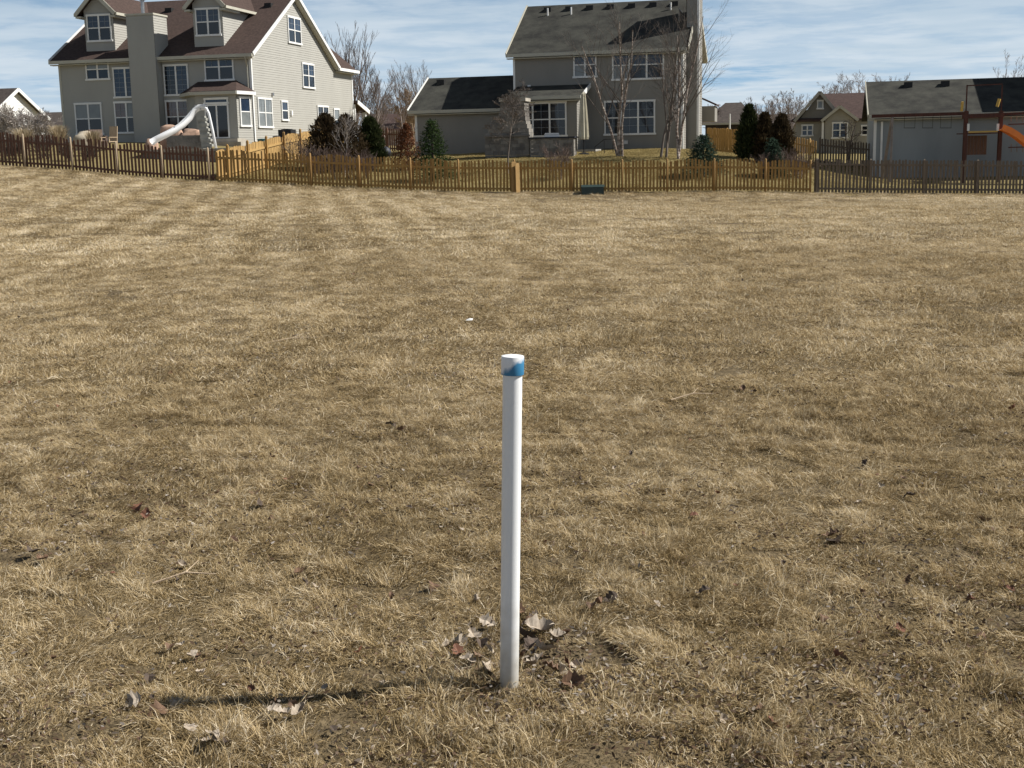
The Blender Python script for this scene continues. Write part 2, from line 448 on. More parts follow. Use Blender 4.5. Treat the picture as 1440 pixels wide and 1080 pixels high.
M['lawn'] = mat('lawn_soil', (.24, .192, .085), (.18, .146, .066), 1.5, .95, .6, 30, detail=8, spec=.1)
xs_f = np.unique(np.round(np.concatenate([np.arange(-120, -30, 10), np.arange(-30, -6, .8), np.arange(-6, 6.01, .15), np.arange(6.4, 30, .8), np.arange(30, 121, 10)]), 3))
ys_f = np.unique(np.round(np.concatenate([np.arange(-40, -2, 4), np.arange(-2, 2, .5), np.arange(2, 12, .15), np.arange(12, FENCE_Y + .01, .6), [FENCE_Y]]), 3))
grid_sheet('field', xs_f, ys_f, M['thatch'])
xs_y = np.unique(np.round(np.concatenate([[-2000, -900, -400, -200, -120], np.arange(-100, -40, 6), np.arange(-40, 40, .8), np.arange(40, 101, 6), [120, 200, 400, 900, 2000]]), 3))
ys_y = np.unique(np.round(np.concatenate([np.arange(FENCE_Y, 90, .8), np.arange(90, 170, 6), [200, 300, 500, 900, 1500, 2400]]), 3))
grid_sheet('yard_lawn', xs_y, ys_y, M['lawn'])

# ---- grass blades: a handful of little patches, set out over the ground many times
def blade_patch(rng, size, n, length, width, lift, clump, tone=.5, mound=.01):
    """returns verts (n*5,3) and tint per vert for n curved blades"""
    x = rng.uniform(0, size, n * 3); y = rng.uniform(0, size, n * 3)
    ox, oy = rng.uniform(0, 100, 2)
    den = vnoise(x * clump + ox, y * clump + oy, 3) * .65 + vnoise(x * clump * 2.7 + ox, y * clump * 2.7 + oy, 4) * .35
    keep = rng.uniform(0, 1, n * 3) < np.clip((den - .22) * 1.9, .48, 1)
    x = x[keep][:n]; y = y[keep][:n]; den = den[keep][:n]; n = len(x)
    x = x - size / 2; y = y - size / 2
    az = 2 * math.pi * (vnoise(x * clump * .8 + oy, y * clump * .8 + ox, 8) * 1.6 + rng.uniform(0, .55, n))
    L = length * rng.lognormal(0, .38, n) * (.38 + 1.2 * den)
    el0 = np.clip(rng.normal(.75, .38, n) * (.6 + .7 * den), .08, 1.45) * lift
    el1 = el0 - np.abs(rng.normal(.55, .4, n))
    w = width * rng.uniform(.55, 1.25, n)
    dx, dy = np.cos(az), np.sin(az)
    m = np.stack([x + dx * L * .5 * np.cos(el0), y + dy * L * .5 * np.cos(el0), -.006 + L * .5 * np.sin(el0)], 1)
    tp = m + np.stack([dx * L * .55 * np.cos(el1), dy * L * .55 * np.cos(el1), L * .55 * np.sin(el1)], 1)
    tp[:, 2] = np.maximum(tp[:, 2], .001)
    tw = rng.uniform(-.9, .9, n)
    sx, sy, sz = -dy * np.cos(tw), dx * np.cos(tw), np.sin(tw)
    s = np.stack([sx, sy, sz], 1) * (w / 2)[:, None]
    b = np.stack([x, y, np.full(n, -.008)], 1)
    up = np.zeros((n, 3)); up[:, 2] = mound * np.clip((den - .33) * 1.6, 0, 1) * np.clip((size / 2 - np.maximum(np.abs(x), np.abs(y))) / (size * .22), 0, 1)
    m = m + up; tp = tp + up; b = b + up * .8
    V = np.stack([b - s, b + s, m + s * .9, m - s * .9, tp], 1).reshape(-1, 3)
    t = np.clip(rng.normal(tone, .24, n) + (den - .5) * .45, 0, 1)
    t[rng.uniform(0, 1, n) < .05] = .98
    return V, np.repeat(t, 5)
def grass_object(name, mt, patches, points, label):
    """patches: list of (verts, tint); points: array x,y,z,rot,scale,zscale,variant"""
    V = np.concatenate([p[0] for p in patches]); T = np.concatenate([p[1] for p in patches])
    G = np.concatenate([np.full(len(p[0]), k) for k, p in enumerate(patches)])
    nb = len(V) // 5; npt = len(points)
    base = np.arange(nb) * 5
    quads = np.stack([base, base + 1, base + 2, base + 3], 1); tris = np.stack([base + 3, base + 2, base + 4], 1)
    loops = np.concatenate([quads, tris], 1).ravel()
    starts = np.stack([np.arange(nb) * 7, np.arange(nb) * 7 + 4], 1).ravel()
    me = bpy.data.meshes.new(name)
    me.vertices.add(len(V) + npt)
    me.vertices.foreach_set('co', np.concatenate([V, points[:, :3]]).ravel())
    me.loops.add(len(loops)); me.loops.foreach_set('vertex_index', loops)
    me.polygons.add(nb * 2); me.polygons.foreach_set('loop_start', starts)
    me.update(calc_edges=True)
    def attr(n, typ, arr, key='value'):
        a = me.attributes.new(n, typ, 'POINT'); a.data.foreach_set(key, arr)
    attr('tint', 'FLOAT', np.concatenate([T, np.zeros(npt)]))
    attr('patch', 'INT', np.concatenate([G, np.full(npt, -1)]).astype(np.int32))
    attr('variant', 'INT', np.concatenate([np.zeros(len(V)), points[:, 6]]).astype(np.int32))
    rot = np.zeros((len(V) + npt, 3)); rot[len(V):, 0] = points[:, 7]; rot[len(V):, 1] = points[:, 8]; rot[len(V):, 2] = points[:, 3]
    attr('spin', 'FLOAT_VECTOR', rot.ravel(), 'vector')
    sc = np.ones((len(V) + npt, 3)); sc[len(V):, 0] = points[:, 4]; sc[len(V):, 1] = points[:, 4]; sc[len(V):, 2] = points[:, 5]
    attr('size', 'FLOAT_VECTOR', sc.ravel(), 'vector')
    me.materials.append(mt)
    o = link(name, me)
    tag(o, label, 'grass', kind='stuff')
    ng = bpy.data.node_groups.new(name + '_nodes', 'GeometryNodeTree')
    ng.interface.new_socket('Geometry', in_out='INPUT', socket_type='NodeSocketGeometry')
    ng.interface.new_socket('Geometry', in_out='OUTPUT', socket_type='NodeSocketGeometry')
    N = ng.nodes.new; Lk = ng.links.new
    gi = N('NodeGroupInput'); go = N('NodeGroupOutput')
    def named(n, typ):
        a = N('GeometryNodeInputNamedAttribute'); a.data_type = typ; a.inputs['Name'].default_value = n
        return a.outputs['Attribute']
    pa = named('patch', 'INT')
    cmpn = N('FunctionNodeCompare'); cmpn.data_type = 'INT'; cmpn.operation = 'LESS_THAN'
    ins = [i for i in cmpn.inputs if i.enabled]
    Lk(pa, ins[0]); ins[1].default_value = 0
    sp = N('GeometryNodeSeparateGeometry'); sp.domain = 'POINT'
    Lk(gi.outputs[0], sp.inputs['Geometry']); Lk(cmpn.outputs[0], sp.inputs['Selection'])
    st = N('GeometryNodeSplitToInstances'); st.domain = 'POINT'
    Lk(sp.outputs['Inverted'], st.inputs['Geometry']); Lk(pa, st.inputs['Group ID'])
    ip = N('GeometryNodeInstanceOnPoints')
    Lk(sp.outputs['Selection'], ip.inputs['Points']); Lk(st.outputs['Instances'], ip.inputs['Instance'])
    ip.inputs['Pick Instance'].default_value = True
    Lk(named('variant', 'INT'), ip.inputs['Instance Index'])
    e2r = N('FunctionNodeEulerToRotation'); Lk(named('spin', 'FLOAT_VECTOR'), e2r.inputs[0])
    Lk(e2r.outputs[0], ip.inputs['Rotation']); Lk(named('size', 'FLOAT_VECTOR'), ip.inputs['Scale'])
    Lk(ip.outputs[0], go.inputs[0])
    md = o.modifiers.new('scatter', 'NODES'); md.node_group = ng
    return o
def scatter(rng, y0, y1, step, half, nvar, first, zlo=.7, zhi=1.3, avoid=None, xmin=None, xmax=None):
    P = []
    for y in np.arange(y0, y1, step):
        h0, h1 = (xmin, xmax) if xmin is not None else (-half(y), half(y))
        x = np.arange(h0, h1, step); P.append(np.stack([x, np.full(len(x), y)], 1))
    P = np.concatenate(P); P += rng.uniform(-.27, .27, P.shape) * step
    if avoid is not None: P = P[~avoid(P)]
    n = len(P)
    z = terr(P[:, 0], P[:, 1])
    gx = (terr(P[:, 0] + .4, P[:, 1]) - terr(P[:, 0] - .4, P[:, 1])) / .8; gy = (terr(P[:, 0], P[:, 1] + .4) - terr(P[:, 0], P[:, 1] - .4)) / .8
    hz = vnoise(P[:, 0] * .9, P[:, 1] * .9, 21) * .6 + vnoise(P[:, 0] * 2.3, P[:, 1] * 2.3, 22) * .4
    zs = zlo + (zhi - zlo) * np.clip((hz - .25) * 2, 0, 1)
    s_ = rng.uniform(0, 6.283, n); a_, b_ = np.arctan(gy), -np.arctan(gx)
    return np.stack([P[:, 0], P[:, 1], z, s_, rng.uniform(.9, 1.12, n), zs, first + rng.integers(0, nvar, n), a_ * np.cos(s_) + b_ * np.sin(s_), -a_ * np.sin(s_) + b_ * np.cos(s_)], 1)
rng = np.random.default_rng(7)
M['grass'] = tinted('dry_grass', [(0, (.060, .044, .020)), (.25, (.215, .153, .072)), (.5, (.40, .303, .165)), (.75, (.575, .462, .285)), (1, (.77, .68, .52))], trans=.28, nscale=.55, nstrength=.5, stripes=True)
M['lawn_grass'] = tinted('lawn_grass', [(0, (.13, .105, .045)), (.5, (.30, .235, .105)), (1, (.44, .36, .18))], trans=.28, nscale=.25, nstrength=.5)
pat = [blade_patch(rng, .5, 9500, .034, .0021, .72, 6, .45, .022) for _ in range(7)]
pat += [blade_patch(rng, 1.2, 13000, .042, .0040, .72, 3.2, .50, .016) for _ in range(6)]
pat += [blade_patch(rng, 2.4, 10000, .055, .009, .75, 1.5, .58, .012) for _ in range(6)]  # tone rises with distance: paler tint stands in for brightness at grazing view
PIPE = (-0.03, 3.895)
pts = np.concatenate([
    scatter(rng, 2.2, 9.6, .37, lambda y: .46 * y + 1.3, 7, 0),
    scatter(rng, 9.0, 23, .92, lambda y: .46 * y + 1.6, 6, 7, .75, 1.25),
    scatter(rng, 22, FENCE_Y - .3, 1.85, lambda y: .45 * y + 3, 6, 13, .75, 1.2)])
edge = scatter(rng, FENCE_Y - .28, FENCE_Y + .15, .45, None, 6, 7, 1.0, 2.2, xmin=-26, xmax=26)
edge[:, 4] *= .55
pts = np.concatenate([pts, edge])
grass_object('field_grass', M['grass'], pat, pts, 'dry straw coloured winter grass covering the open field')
pat2 = [blade_patch(rng, 2.4, 6000, .045, .010, .8, 1.5) for _ in range(4)]
pts2 = scatter(rng, FENCE_Y + .6, 70, 1.65, None, 4, 0, .8, 1.1, xmin=-12, xmax=20)
grass_object('lawn_grass', M['lawn_grass'], pat2, pts2, 'olive lawn grass rising behind the picket fence to the houses')

# ================================================================== PIPE
m, nt, p = _nt('pvc_white')
g = nt.nodes.new('ShaderNodeNewGeometry'); sx = nt.nodes.new('ShaderNodeSeparateXYZ'); nt.links.new(g.outputs['Position'], sx.inputs[0])
nz = nt.nodes.new('ShaderNodeTexNoise'); nz.inputs['Scale'].default_value = 22; nz.inputs['Detail'].default_value = 6
nt.links.new(g.outputs['Position'], nz.inputs['Vector'])
ad = nt.nodes.new('ShaderNodeMath'); ad.operation = 'MULTIPLY_ADD'; ad.inputs[1].default_value = .22
nt.links.new(nz.outputs['Fac'], ad.inputs[0]); nt.links.new(sx.outputs['Z'], ad.inputs[2])
mr = nt.nodes.new('ShaderNodeMapRange'); mr.inputs[1].default_value = .06; mr.inputs[2].default_value = .42; nt.links.new(ad.outputs[0], mr.inputs[0])
mx = nt.nodes.new('ShaderNodeMixRGB'); mx.inputs[1].default_value = (.36, .33, .27, 1); mx.inputs[2].default_value = (.80, .82, .83, 1)
nt.links.new(mr.outputs[0], mx.inputs[0]); nt.links.new(mx.outputs[0], p.inputs['Base Color']); p.inputs['Roughness'].default_value = .38
M['pvc'] = m
m, nt, p = _nt('cap_blue_spray')
g = nt.nodes.new('ShaderNodeTexCoord'); sx = nt.nodes.new('ShaderNodeSeparateXYZ'); nt.links.new(g.outputs['Object'], sx.inputs[0])
nz = nt.nodes.new('ShaderNodeTexNoise'); nz.inputs['Scale'].default_value = 34; nz.inputs['Detail'].default_value = 4; nt.links.new(g.outputs['Object'], nz.inputs['Vector'])
def nmath(op, a, b):
    n = nt.nodes.new('ShaderNodeMath'); n.operation = op
    for i, v in enumerate((a, b)):
        if isinstance(v, (int, float)): n.inputs[i].default_value = v
        else: nt.links.new(v, n.inputs[i])
    return n.outputs[0]
# sprayed from the right and below: more paint towards +x and towards the rim's lower edge
amt = nmath('ADD', nmath('MULTIPLY', sx.outputs['X'], 21.0), nmath('ADD', nmath('MULTIPLY', nmath('SUBTRACT', .036, sx.outputs['Z']), 30.0), nmath('MULTIPLY', nmath('SUBTRACT', nz.outputs['Fac'], .5), 1.4)))
mr = nt.nodes.new('ShaderNodeMapRange'); mr.inputs[1].default_value = -.12; mr.inputs[2].default_value = .42; nt.links.new(amt, mr.inputs[0])
# the flat top stayed white
top = nt.nodes.new('ShaderNodeMapRange'); top.inputs[1].default_value = .0555; top.inputs[2].default_value = .0575; top.inputs[3].default_value = 1; top.inputs[4].default_value = .12; nt.links.new(sx.outputs['Z'], top.inputs[0])
mx = nt.nodes.new('ShaderNodeMixRGB'); mx.inputs[1].default_value = (.78, .79, .80, 1); mx.inputs[2].default_value = (.035, .19, .36, 1)
nt.links.new(nmath('MULTIPLY', mr.outputs[0], top.outputs[0]), mx.inputs[0]); nt.links.new(mx.outputs[0], p.inputs['Base Color']); p.inputs['Roughness'].default_value = .42
M['cap'] = m
def lathe(prof, n=40):
    b = MB()
    for r_, z_ in prof:
        for k in range(n):
            t = 2 * math.pi * k / n; b.v.append((r_ * math.cos(t), r_ * math.sin(t), z_))
    for i in range(len(prof) - 1):
        for k in range(n):
            b.f.append((i * n + k, i * n + (k + 1) % n, (i + 1) * n + (k + 1) % n, (i + 1) * n + k))
    b.f.append(tuple(range(n))[::-1]); b.f.append(tuple((len(prof) - 1) * n + k for k in range(n)))
    return b
PZ = tz(*PIPE)
pt = at(721, 500, PIPE[1])
pipe = empty('standpipe', (PIPE[0], PIPE[1], PZ), 0, 'white plastic standpipe with blue sprayed cap standing in the dry field', 'pipe')
ht = pt[2] - PZ
lean = math.atan2(pt[0] - PIPE[0], ht)
pipe.rotation_euler = (0, lean, 0)
def smooth_by_angle(o, ang=40):
    me = o.data
    me.polygons.foreach_set('use_smooth', [True] * len(me.polygons))
    me.set_sharp_from_angle(angle=math.radians(ang))
smooth_by_angle(lathe([(.0303, -.25), (.0303, ht - .02)]).build('tube', 'pvc', pipe))
c = lathe([(.0312, 0), (.0352, .0), (.0355, .0015), (.0355, .0545), (.0345, .0572), (.030, .0585), (.0001, .059)]).build('cap', 'cap', pipe)
c.location = (0, 0, ht - .058); smooth_by_angle(c)

# ================================================================== BUILDING HELPERS
def siding(poly, T, name, mt, parent, course=.127, lap=.016):
    """lapped clapboard over a polygon given in (a, z); T(a, z, n) -> local point, n outwards"""
    zs = [p[1] for p in poly]; z = min(zs); zt = max(zs); b = MB()
    def cuts(h):
        xs = []
        for i in range(len(poly)):
            (a0, z0), (a1, z1) = poly[i], poly[(i + 1) % len(poly)]
            if (z0 <= h) != (z1 <= h): xs.append(a0 + (a1 - a0) * (h - z0) / (z1 - z0))
        return sorted(xs)
    brk = sorted(set(round(q, 4) for q in zs))
    while z < zt - 1e-4:
        z1 = min(z + course, zt)
        for q in brk:
            if z + 1e-3 < q < z1 - 1e-3: z1 = q; break
        lo = cuts(z + 1e-5); hi = cuts(z1 - 1e-5)
        if len(lo) == len(hi):
            for k in range(0, len(lo) - 1, 2):
                a0, a1, c0, c1 = lo[k], lo[k + 1], hi[k], hi[k + 1]
                b.add([T(a0, z, lap), T(a1, z, lap), T(c1, z1, .002), T(c0, z1, .002), T(a0, z, 0), T(a1, z, 0)], [(0, 1, 2, 3), (4, 5, 1, 0)])
        z = z1
    return b.build(name, mt, parent)
def TR(c=0.0): return lambda a, z, n=0: (a, c - n, z)            # rear wall, facing the camera
def TS(c=0.0): return lambda a, z, n=0: (c + n, a, z)            # right side wall
def TL(c=0.0): return lambda a, z, n=0: (c - n, a, z)            # left side wall
def TF(c=0.0): return lambda a, z, n=0: (a, c + n, z)            # far (street) wall
def TA(p0, p1):
    d = Vector((p1[0] - p0[0], p1[1] - p0[1])); L = d.length; d /= L
    return (lambda a, z, n=0: (p0[0] + d.x * a + d.y * n, p0[1] + d.y * a - d.x * n, z)), L
def tb(b, T, a0, a1, z0, z1, n0, n1):
    return b.box(a0, a1, n0, n1, z0, z1, T=lambda a, n, z: T(a, z, n))
def window(parent, T, r, cols=2, upper='glass_sky', lower='glass', sash=True, grille=0, fr=.075, split=.5, jitter=0):
    a0, a1, z0, z1 = r
    if a0 > a1: a0, a1 = a1, a0
    b = MB()
    tb(b, T, a0 - .02, a1 + .02, z1 - fr, z1 + .03, .0, .075); tb(b, T, a0 - .05, a1 + .05, z0 - .04, z0 + fr * .8, .0, .095)
    tb(b, T, a0, a0 + fr, z0 + fr * .8, z1 - fr, .0, .072); tb(b, T, a1 - fr, a1, z0 + fr * .8, z1 - fr, .0, .072)
    w = (a1 - a0) / cols
    for k in range(1, cols):
        tb(b, T, a0 + w * k - fr * .6, a0 + w * k + fr * .6, z0 + fr * .8, z1 - fr, .0, .070)
    zm = z0 + (z1 - z0) * split
    if sash:
        for k in range(cols):
            tb(b, T, a0 + w * k + fr * .55, a0 + w * (k + 1) - fr * .55, zm - .028, zm + .028, .0, .060)
    o = b.build('window', 'trim', parent)
    for k in range(cols):
        p0, p1 = a0 + w * k + fr * .5, a0 + w * (k + 1) - fr * .5
        for (q0, q1, mt) in (((z0 + fr * .5, zm, lower), (zm, z1 - fr * .5, upper)) if sash else ((z0 + fr * .5, z1 - fr * .5, upper),)):
            hsh = (int(p0 * 37) * 7 + int(q0 * 53) * 3 + k * 5) % 11
            if hsh == 0 and mt != 'glass_blind': mt = 'glass_blind'
            elif hsh == 3 and mt == 'glass_sky': mt = 'glass'
            g_ = MB(); tb(g_, T, p0, p1, q0 + .01, q1 - .01, .018, .034 + .004 * ((k + int(q0 * 7)) % 3)); g_.build('pane', mt, o)
            if grille and (q1 > zm or not sash or grille > 1):
                h_ = MB(); nh = 2 if grille < 3 else 6
                tb(h_, T, (p0 + p1) / 2 - .008, (p0 + p1) / 2 + .008, q0 + .02, q1 - .02, .044, .052)
                for i in range(1, nh):
                    zz = q0 + (q1 - q0) * i / nh
                    tb(h_, T, p0 + .01, p1 - .01, zz - .008, zz + .008, .0445, .0515)
                h_.build('grille', 'grille', o)
    return o
def slab(name, poly, mt, parent, t=.14):
    """roof plane from its top outline, with thickness straight down"""
    return MB().prism(poly, (0, 0, -t)).build(name, mt, parent)
def board(name, a, b, w, h, mt, parent):
    return MB().bar(a, b, w, h).build(name, mt, parent)
def house(name, fr, z, label):
    o = empty(name, (fr.o[0], fr.o[1], 0), -fr.th, label, 'house')
    return o

# ================================================================== LEFT HOUSE (beige, brown roof)
TH = math.radians(13)
o_ = at(356, 150, 70.0)
L = Frame(o_, TH)
HL = house('beige_house', L, 0, 'three storey beige house with brown shingle roof, two dormers and a pool slide behind')
xl, D1, D2 = -11.35, 12.35, 15.7
zb, ze, za = 1.2, 7.12, 10.62
am = D1 / 2
siding([(xl, zb), (0, zb), (0, ze), (xl, ze)], TR(), 'wall', 'siding', HL)
siding([(0, zb), (D2, zb), (D2, ze), (D1 - .0, ze), (am, za - .05), (0, ze)], TS(), 'wall', 'siding', HL)
siding([(0, zb), (D1, zb), (D1, ze), (am, za - .05), (0, ze)], TL(xl), 'wall', 'siding', HL)
MB().box(xl + .1, -.1, .1, D1 - .1, zb, ze - .05).build('core', 'siding', HL)
siding([(-5.5, zb), (0, zb), (0, ze), (-5.5, ze)], TF(D2), 'wall', 'siding', HL)
siding([(D1, zb), (D2, zb), (D2, ze), (D1, ze)], TL(-5.5), 'wall', 'siding', HL)
ov = .38; sl = (za - ze) / am
e0 = ze - sl * ov + .16
za2 = za + .16
xr, xL = ov * .8, xl - ov * .8
slab('roof', [(xL, -ov, e0), (xr, -ov, e0), (xr, am, za2), (xL, am, za2)], 'roof_brown', HL)
slab('roof', [(xL, am + .002, za2), (xr, am + .002, za2), (xr, D1 + ov, e0), (xL, D1 + ov, e0)], 'roof_brown', HL)
# street wing: roof plane falling to the right, hipped at its far end
sw = 1.0
wr = 3.2
slab('roof', [(xr, D1 + ov + .02, e0 - .02), (xr, D2 + ov, e0 - .02), (-2.75, D2 - 2.6, e0 + wr), (-2.75, D1 - 4.0, e0 + wr)], 'roof_brown', HL)
slab('roof', [(xr, D2 + ov + .003, e0 - .02), (-5.9, D2 + ov + .003, e0 - .02), (-2.75, D2 - 2.597, e0 + wr)], 'roof_brown', HL)
slab('roof', [(-5.9, D2 + ov, e0 - .02), (-5.9, D1 + ov + .02, e0 - .02), (-2.753, D1 - 4.0, e0 + wr), (-2.753, D2 - 2.6, e0 + wr)], 'roof_brown', HL)
# gutters, rakes, soffit
board('gutter', (xL, -ov - .07, e0 - .08), (xr, -ov - .07, e0 - .08), .13, .17, 'fascia', HL)
MB().box(xL, xr - .05, -ov, -.02, e0 - .24, e0 - .19).build('soffit', 'fascia', HL)
board('gutter', (xr + .07, D1 + .1, e0 - .10), (xr + .07, D2 + ov, e0 - .10), .13, .17, 'trim', HL)
MB().box(.02, xr, D1 + .3, D2 + ov, e0 - .27, e0 - .22).build('soffit', 'fascia', HL)
for a, b in (((xr + .03, -ov, e0 - .03), (xr + .03, am, za2 - .03)), ((xr + .03, am, za2 - .03), (xr + .03, D1 + ov, e0 - .03))):
    board('rake_board', a, b, .05, .19, 'trim', HL)
for a, b in (((xL - .03, -ov, e0 - .03), (xL - .03, am, za2 - .03)),):
    board('rake_board', a, b, .05, .25, 'trim', HL)
# soffit under the right rake
for (y0, z0, y1, z1) in ((-ov, e0, am, za2), (am, za2, D1 + ov, e0)):
    MB().prism([(.03, y0, z0 - .16), (xr, y0, z0 - .16), (xr, y1, z1 - .16), (.03, y1, z1 - .16)], (0, 0, -.03)).build('soffit', 'fascia', HL)
# corner boards, downspout
MB().box(-.10, .03, -.03, .10, zb, ze - .25).build('corner_board', 'trim', HL)
MB().box(xl - .03, xl + .1, -.03, .1, zb, ze - .25).build('corner_board', 'fascia', HL)
MB().box(-.02, .04, D2 - .1, D2 + .04, zb, ze - .3).build('corner_board', 'trim', HL)
MB().tube([(-.15, -.42, e0 - .12), (-.12, -.36, e0 - .3), (-.18, -.07, e0 - .62), (-.18, -.07, 4.2)], .045, 6).build('downspout', 'fascia', HL)
# rear windows
c0 = 0
window(HL, TR(), L.rect(121, 83, 154, 112), 2, 'glass_blind', 'glass', grille=0)
window(HL, TR(), L.rect(160, 95, 194, 137), 2, 'glass_sky', 'glass_sky', sash=False, grille=3)
window(HL, TR(), L.rect(162, 143, 196, 187), 2, 'glass_warm', 'glass', grille=1, split=.5)
window(HL, TR(), L.rect(106.5, 145, 144.5, 189), 2, 'glass_blind', 'glass')
window(HL, TR(), L.rect(231, 91, 265.5, 134), 2, 'glass_sky', 'glass_sky', sash=False, grille=3)
window(HL, TR(), L.rect(234, 141, 268, 187), 2, 'glass_warm', 'glass', grille=1)
window(HL, TR(), L.rect(288, 75, 329, 113), 2, 'glass_sky', 'glass', grille=1)
# side windows
window(HL, TS(), L.srect(404, 24.5, 422, 61), 2, 'glass_sky', 'glass', grille=1)
window(HL, TS(), L.srect(424.5, 89.5, 441, 123.5), 2, 'glass_sky', 'glass', grille=1)
window(HL, TS(), L.srect(362, 138, 382, 179), 2, 'glass_blind', 'glass_blind', grille=1)
window(HL, TS(), L.srect(395, 142, 404, 169), 1, 'glass_sky', 'glass')
window(HL, TS(), L.srect(446, 149, 461.5, 184), 2, 'glass', 'glass', grille=1)
window(HL, TS(), L.srect(469, 153, 477, 184), 1, 'glass_blind', 'glass')
ly, lz = L.x(409, 159)
b = MB(); tb(b, TS(), ly - .09, ly + .09, lz - .14, lz + .14, 0, .10); b.build('wall_light', 'trim', HL)
for yy_, z0_, w_, h_, d_ in ((5.1, 2.75, .3, .4, .2), (7.0, 2.9, .18, .18, .12), (2.6, 5.0, .16, .16, .1)):
    b = MB(); tb(b, TS(), yy_ - w_ / 2, yy_ + w_ / 2, z0_, z0_ + h_, 0, d_); b.build('meter_box', 'steel', HL)
# chimney
cx0, cx1 = L.y(184, 120, -.6)[0], L.y(221.5, 120, -.6)[0]
czt = L.y(203, 21, -.6)[1]
siding([(cx0, zb), (cx1, zb), (cx1, czt), (cx0, czt)], TR(-.6), 'chimney', 'siding', HL)
ch = [c for c in HL.children if c.name.startswith('chimney')][-1]
siding([(-.6, zb), (.9, zb), (.9, czt), (-.6, czt)], TS(cx1), 'chimney_side', 'siding', ch)
siding([(-.6, zb), (.9, zb), (.9, czt), (-.6, czt)], TL(cx0), 'chimney_side', 'siding', ch)
siding([(cx0, ze), (cx1, ze), (cx1, czt), (cx0, czt)], TF(.9), 'chimney_side', 'siding', ch)
MB().box(cx0 - .05, cx1 + .05, -.66, .96, czt, czt + .09).build('chimney_cap', 'fascia', ch)
fx = L.y(200, 10, .1)[0]
lathe([(.10, 0), (.10, .75), (.17, .76), (.17, .95), (.05, 1.05)], 14).build('flue', 'steel', ch, loc=(fx, .15, czt + .09))
# dormers
def dormer(px0, px1, pyb, wr, apexpy, eavepy):
    yf = .55
    x0, x1 = L.y(px0, 40, yf)[0], L.y(px1, 40, yf)[0]
    z0 = ze + sl * yf + .05
    z1 = L.y((px0 + px1) / 2, eavepy, yf)[1]
    zp = L.y((px0 + px1) / 2, apexpy, yf)[1]
    xm = (x0 + x1) / 2
    d = siding([(x0, z0), (x1, z0), (x1, z1), (xm, zp), (x0, z1)], TR(yf), 'dormer', 'siding', HL)
    yb = min((z1 - ze) / sl, am); yp = (zp - ze) / sl
    for T_, nm in ((TS(x1), 's'), (TL(x0), 'l')):
        siding([(yf, z0), (yf + .02, z0), (yb, z1 - .001), (yb, z1), (yf, z1)], T_, 'dormer_side', 'siding', d)
    o2 = .32; s2 = (zp - z1) / (x1 - xm); yfo = yf - .35
    for sg in (-1, 1):
        ex = xm + sg * ((x1 - xm) + o2); ez = z1 - s2 * o2 + .10
        yeb = (ez - ze - .0) / sl; yrb = (zp + .10 - ze) / sl
        slab('dormer_roof', [(xm + sg * .001, yfo, zp + .10), (ex, yfo, ez), (ex, max(yeb, yf + .3), ez), (xm + sg * .001, yrb, zp + .10)], 'roof_brown', d, .09)
        board('dormer_fascia', (xm, yfo - .03, zp + .05), (ex, yfo - .03, ez - .05), .05, .20, 'fascia', d)
        board('dormer_gutter', (ex + sg * .05, yfo, ez - .05), (ex + sg * .05, max(yeb, yf + .3), ez - .05), .10, .14, 'fascia', d)
    # boxed returns under the front corners
    for sg in (-1, 1):
        xa = xm + sg * (x1 - xm); xb = xm + sg * ((x1 - xm) + o2)
        MB().box(min(xa, xb), max(xa, xb), yfo, yf + 1.6, z1 - s2 * o2 - .12, z1 - s2 * o2 - .02).build('dormer_soffit', 'fascia', d)
    ww = window(HL, TR(yf), L.rect(*wr, yf), 2, 'glass_sky', 'glass', grille=1)
    return d
dormer(119.5, 160, 66, (123, 20.5, 157, 58), -9, 14)
dormer(272.5, 313.5, 59, (275.5, 11.5, 310, 50), -19, 4)
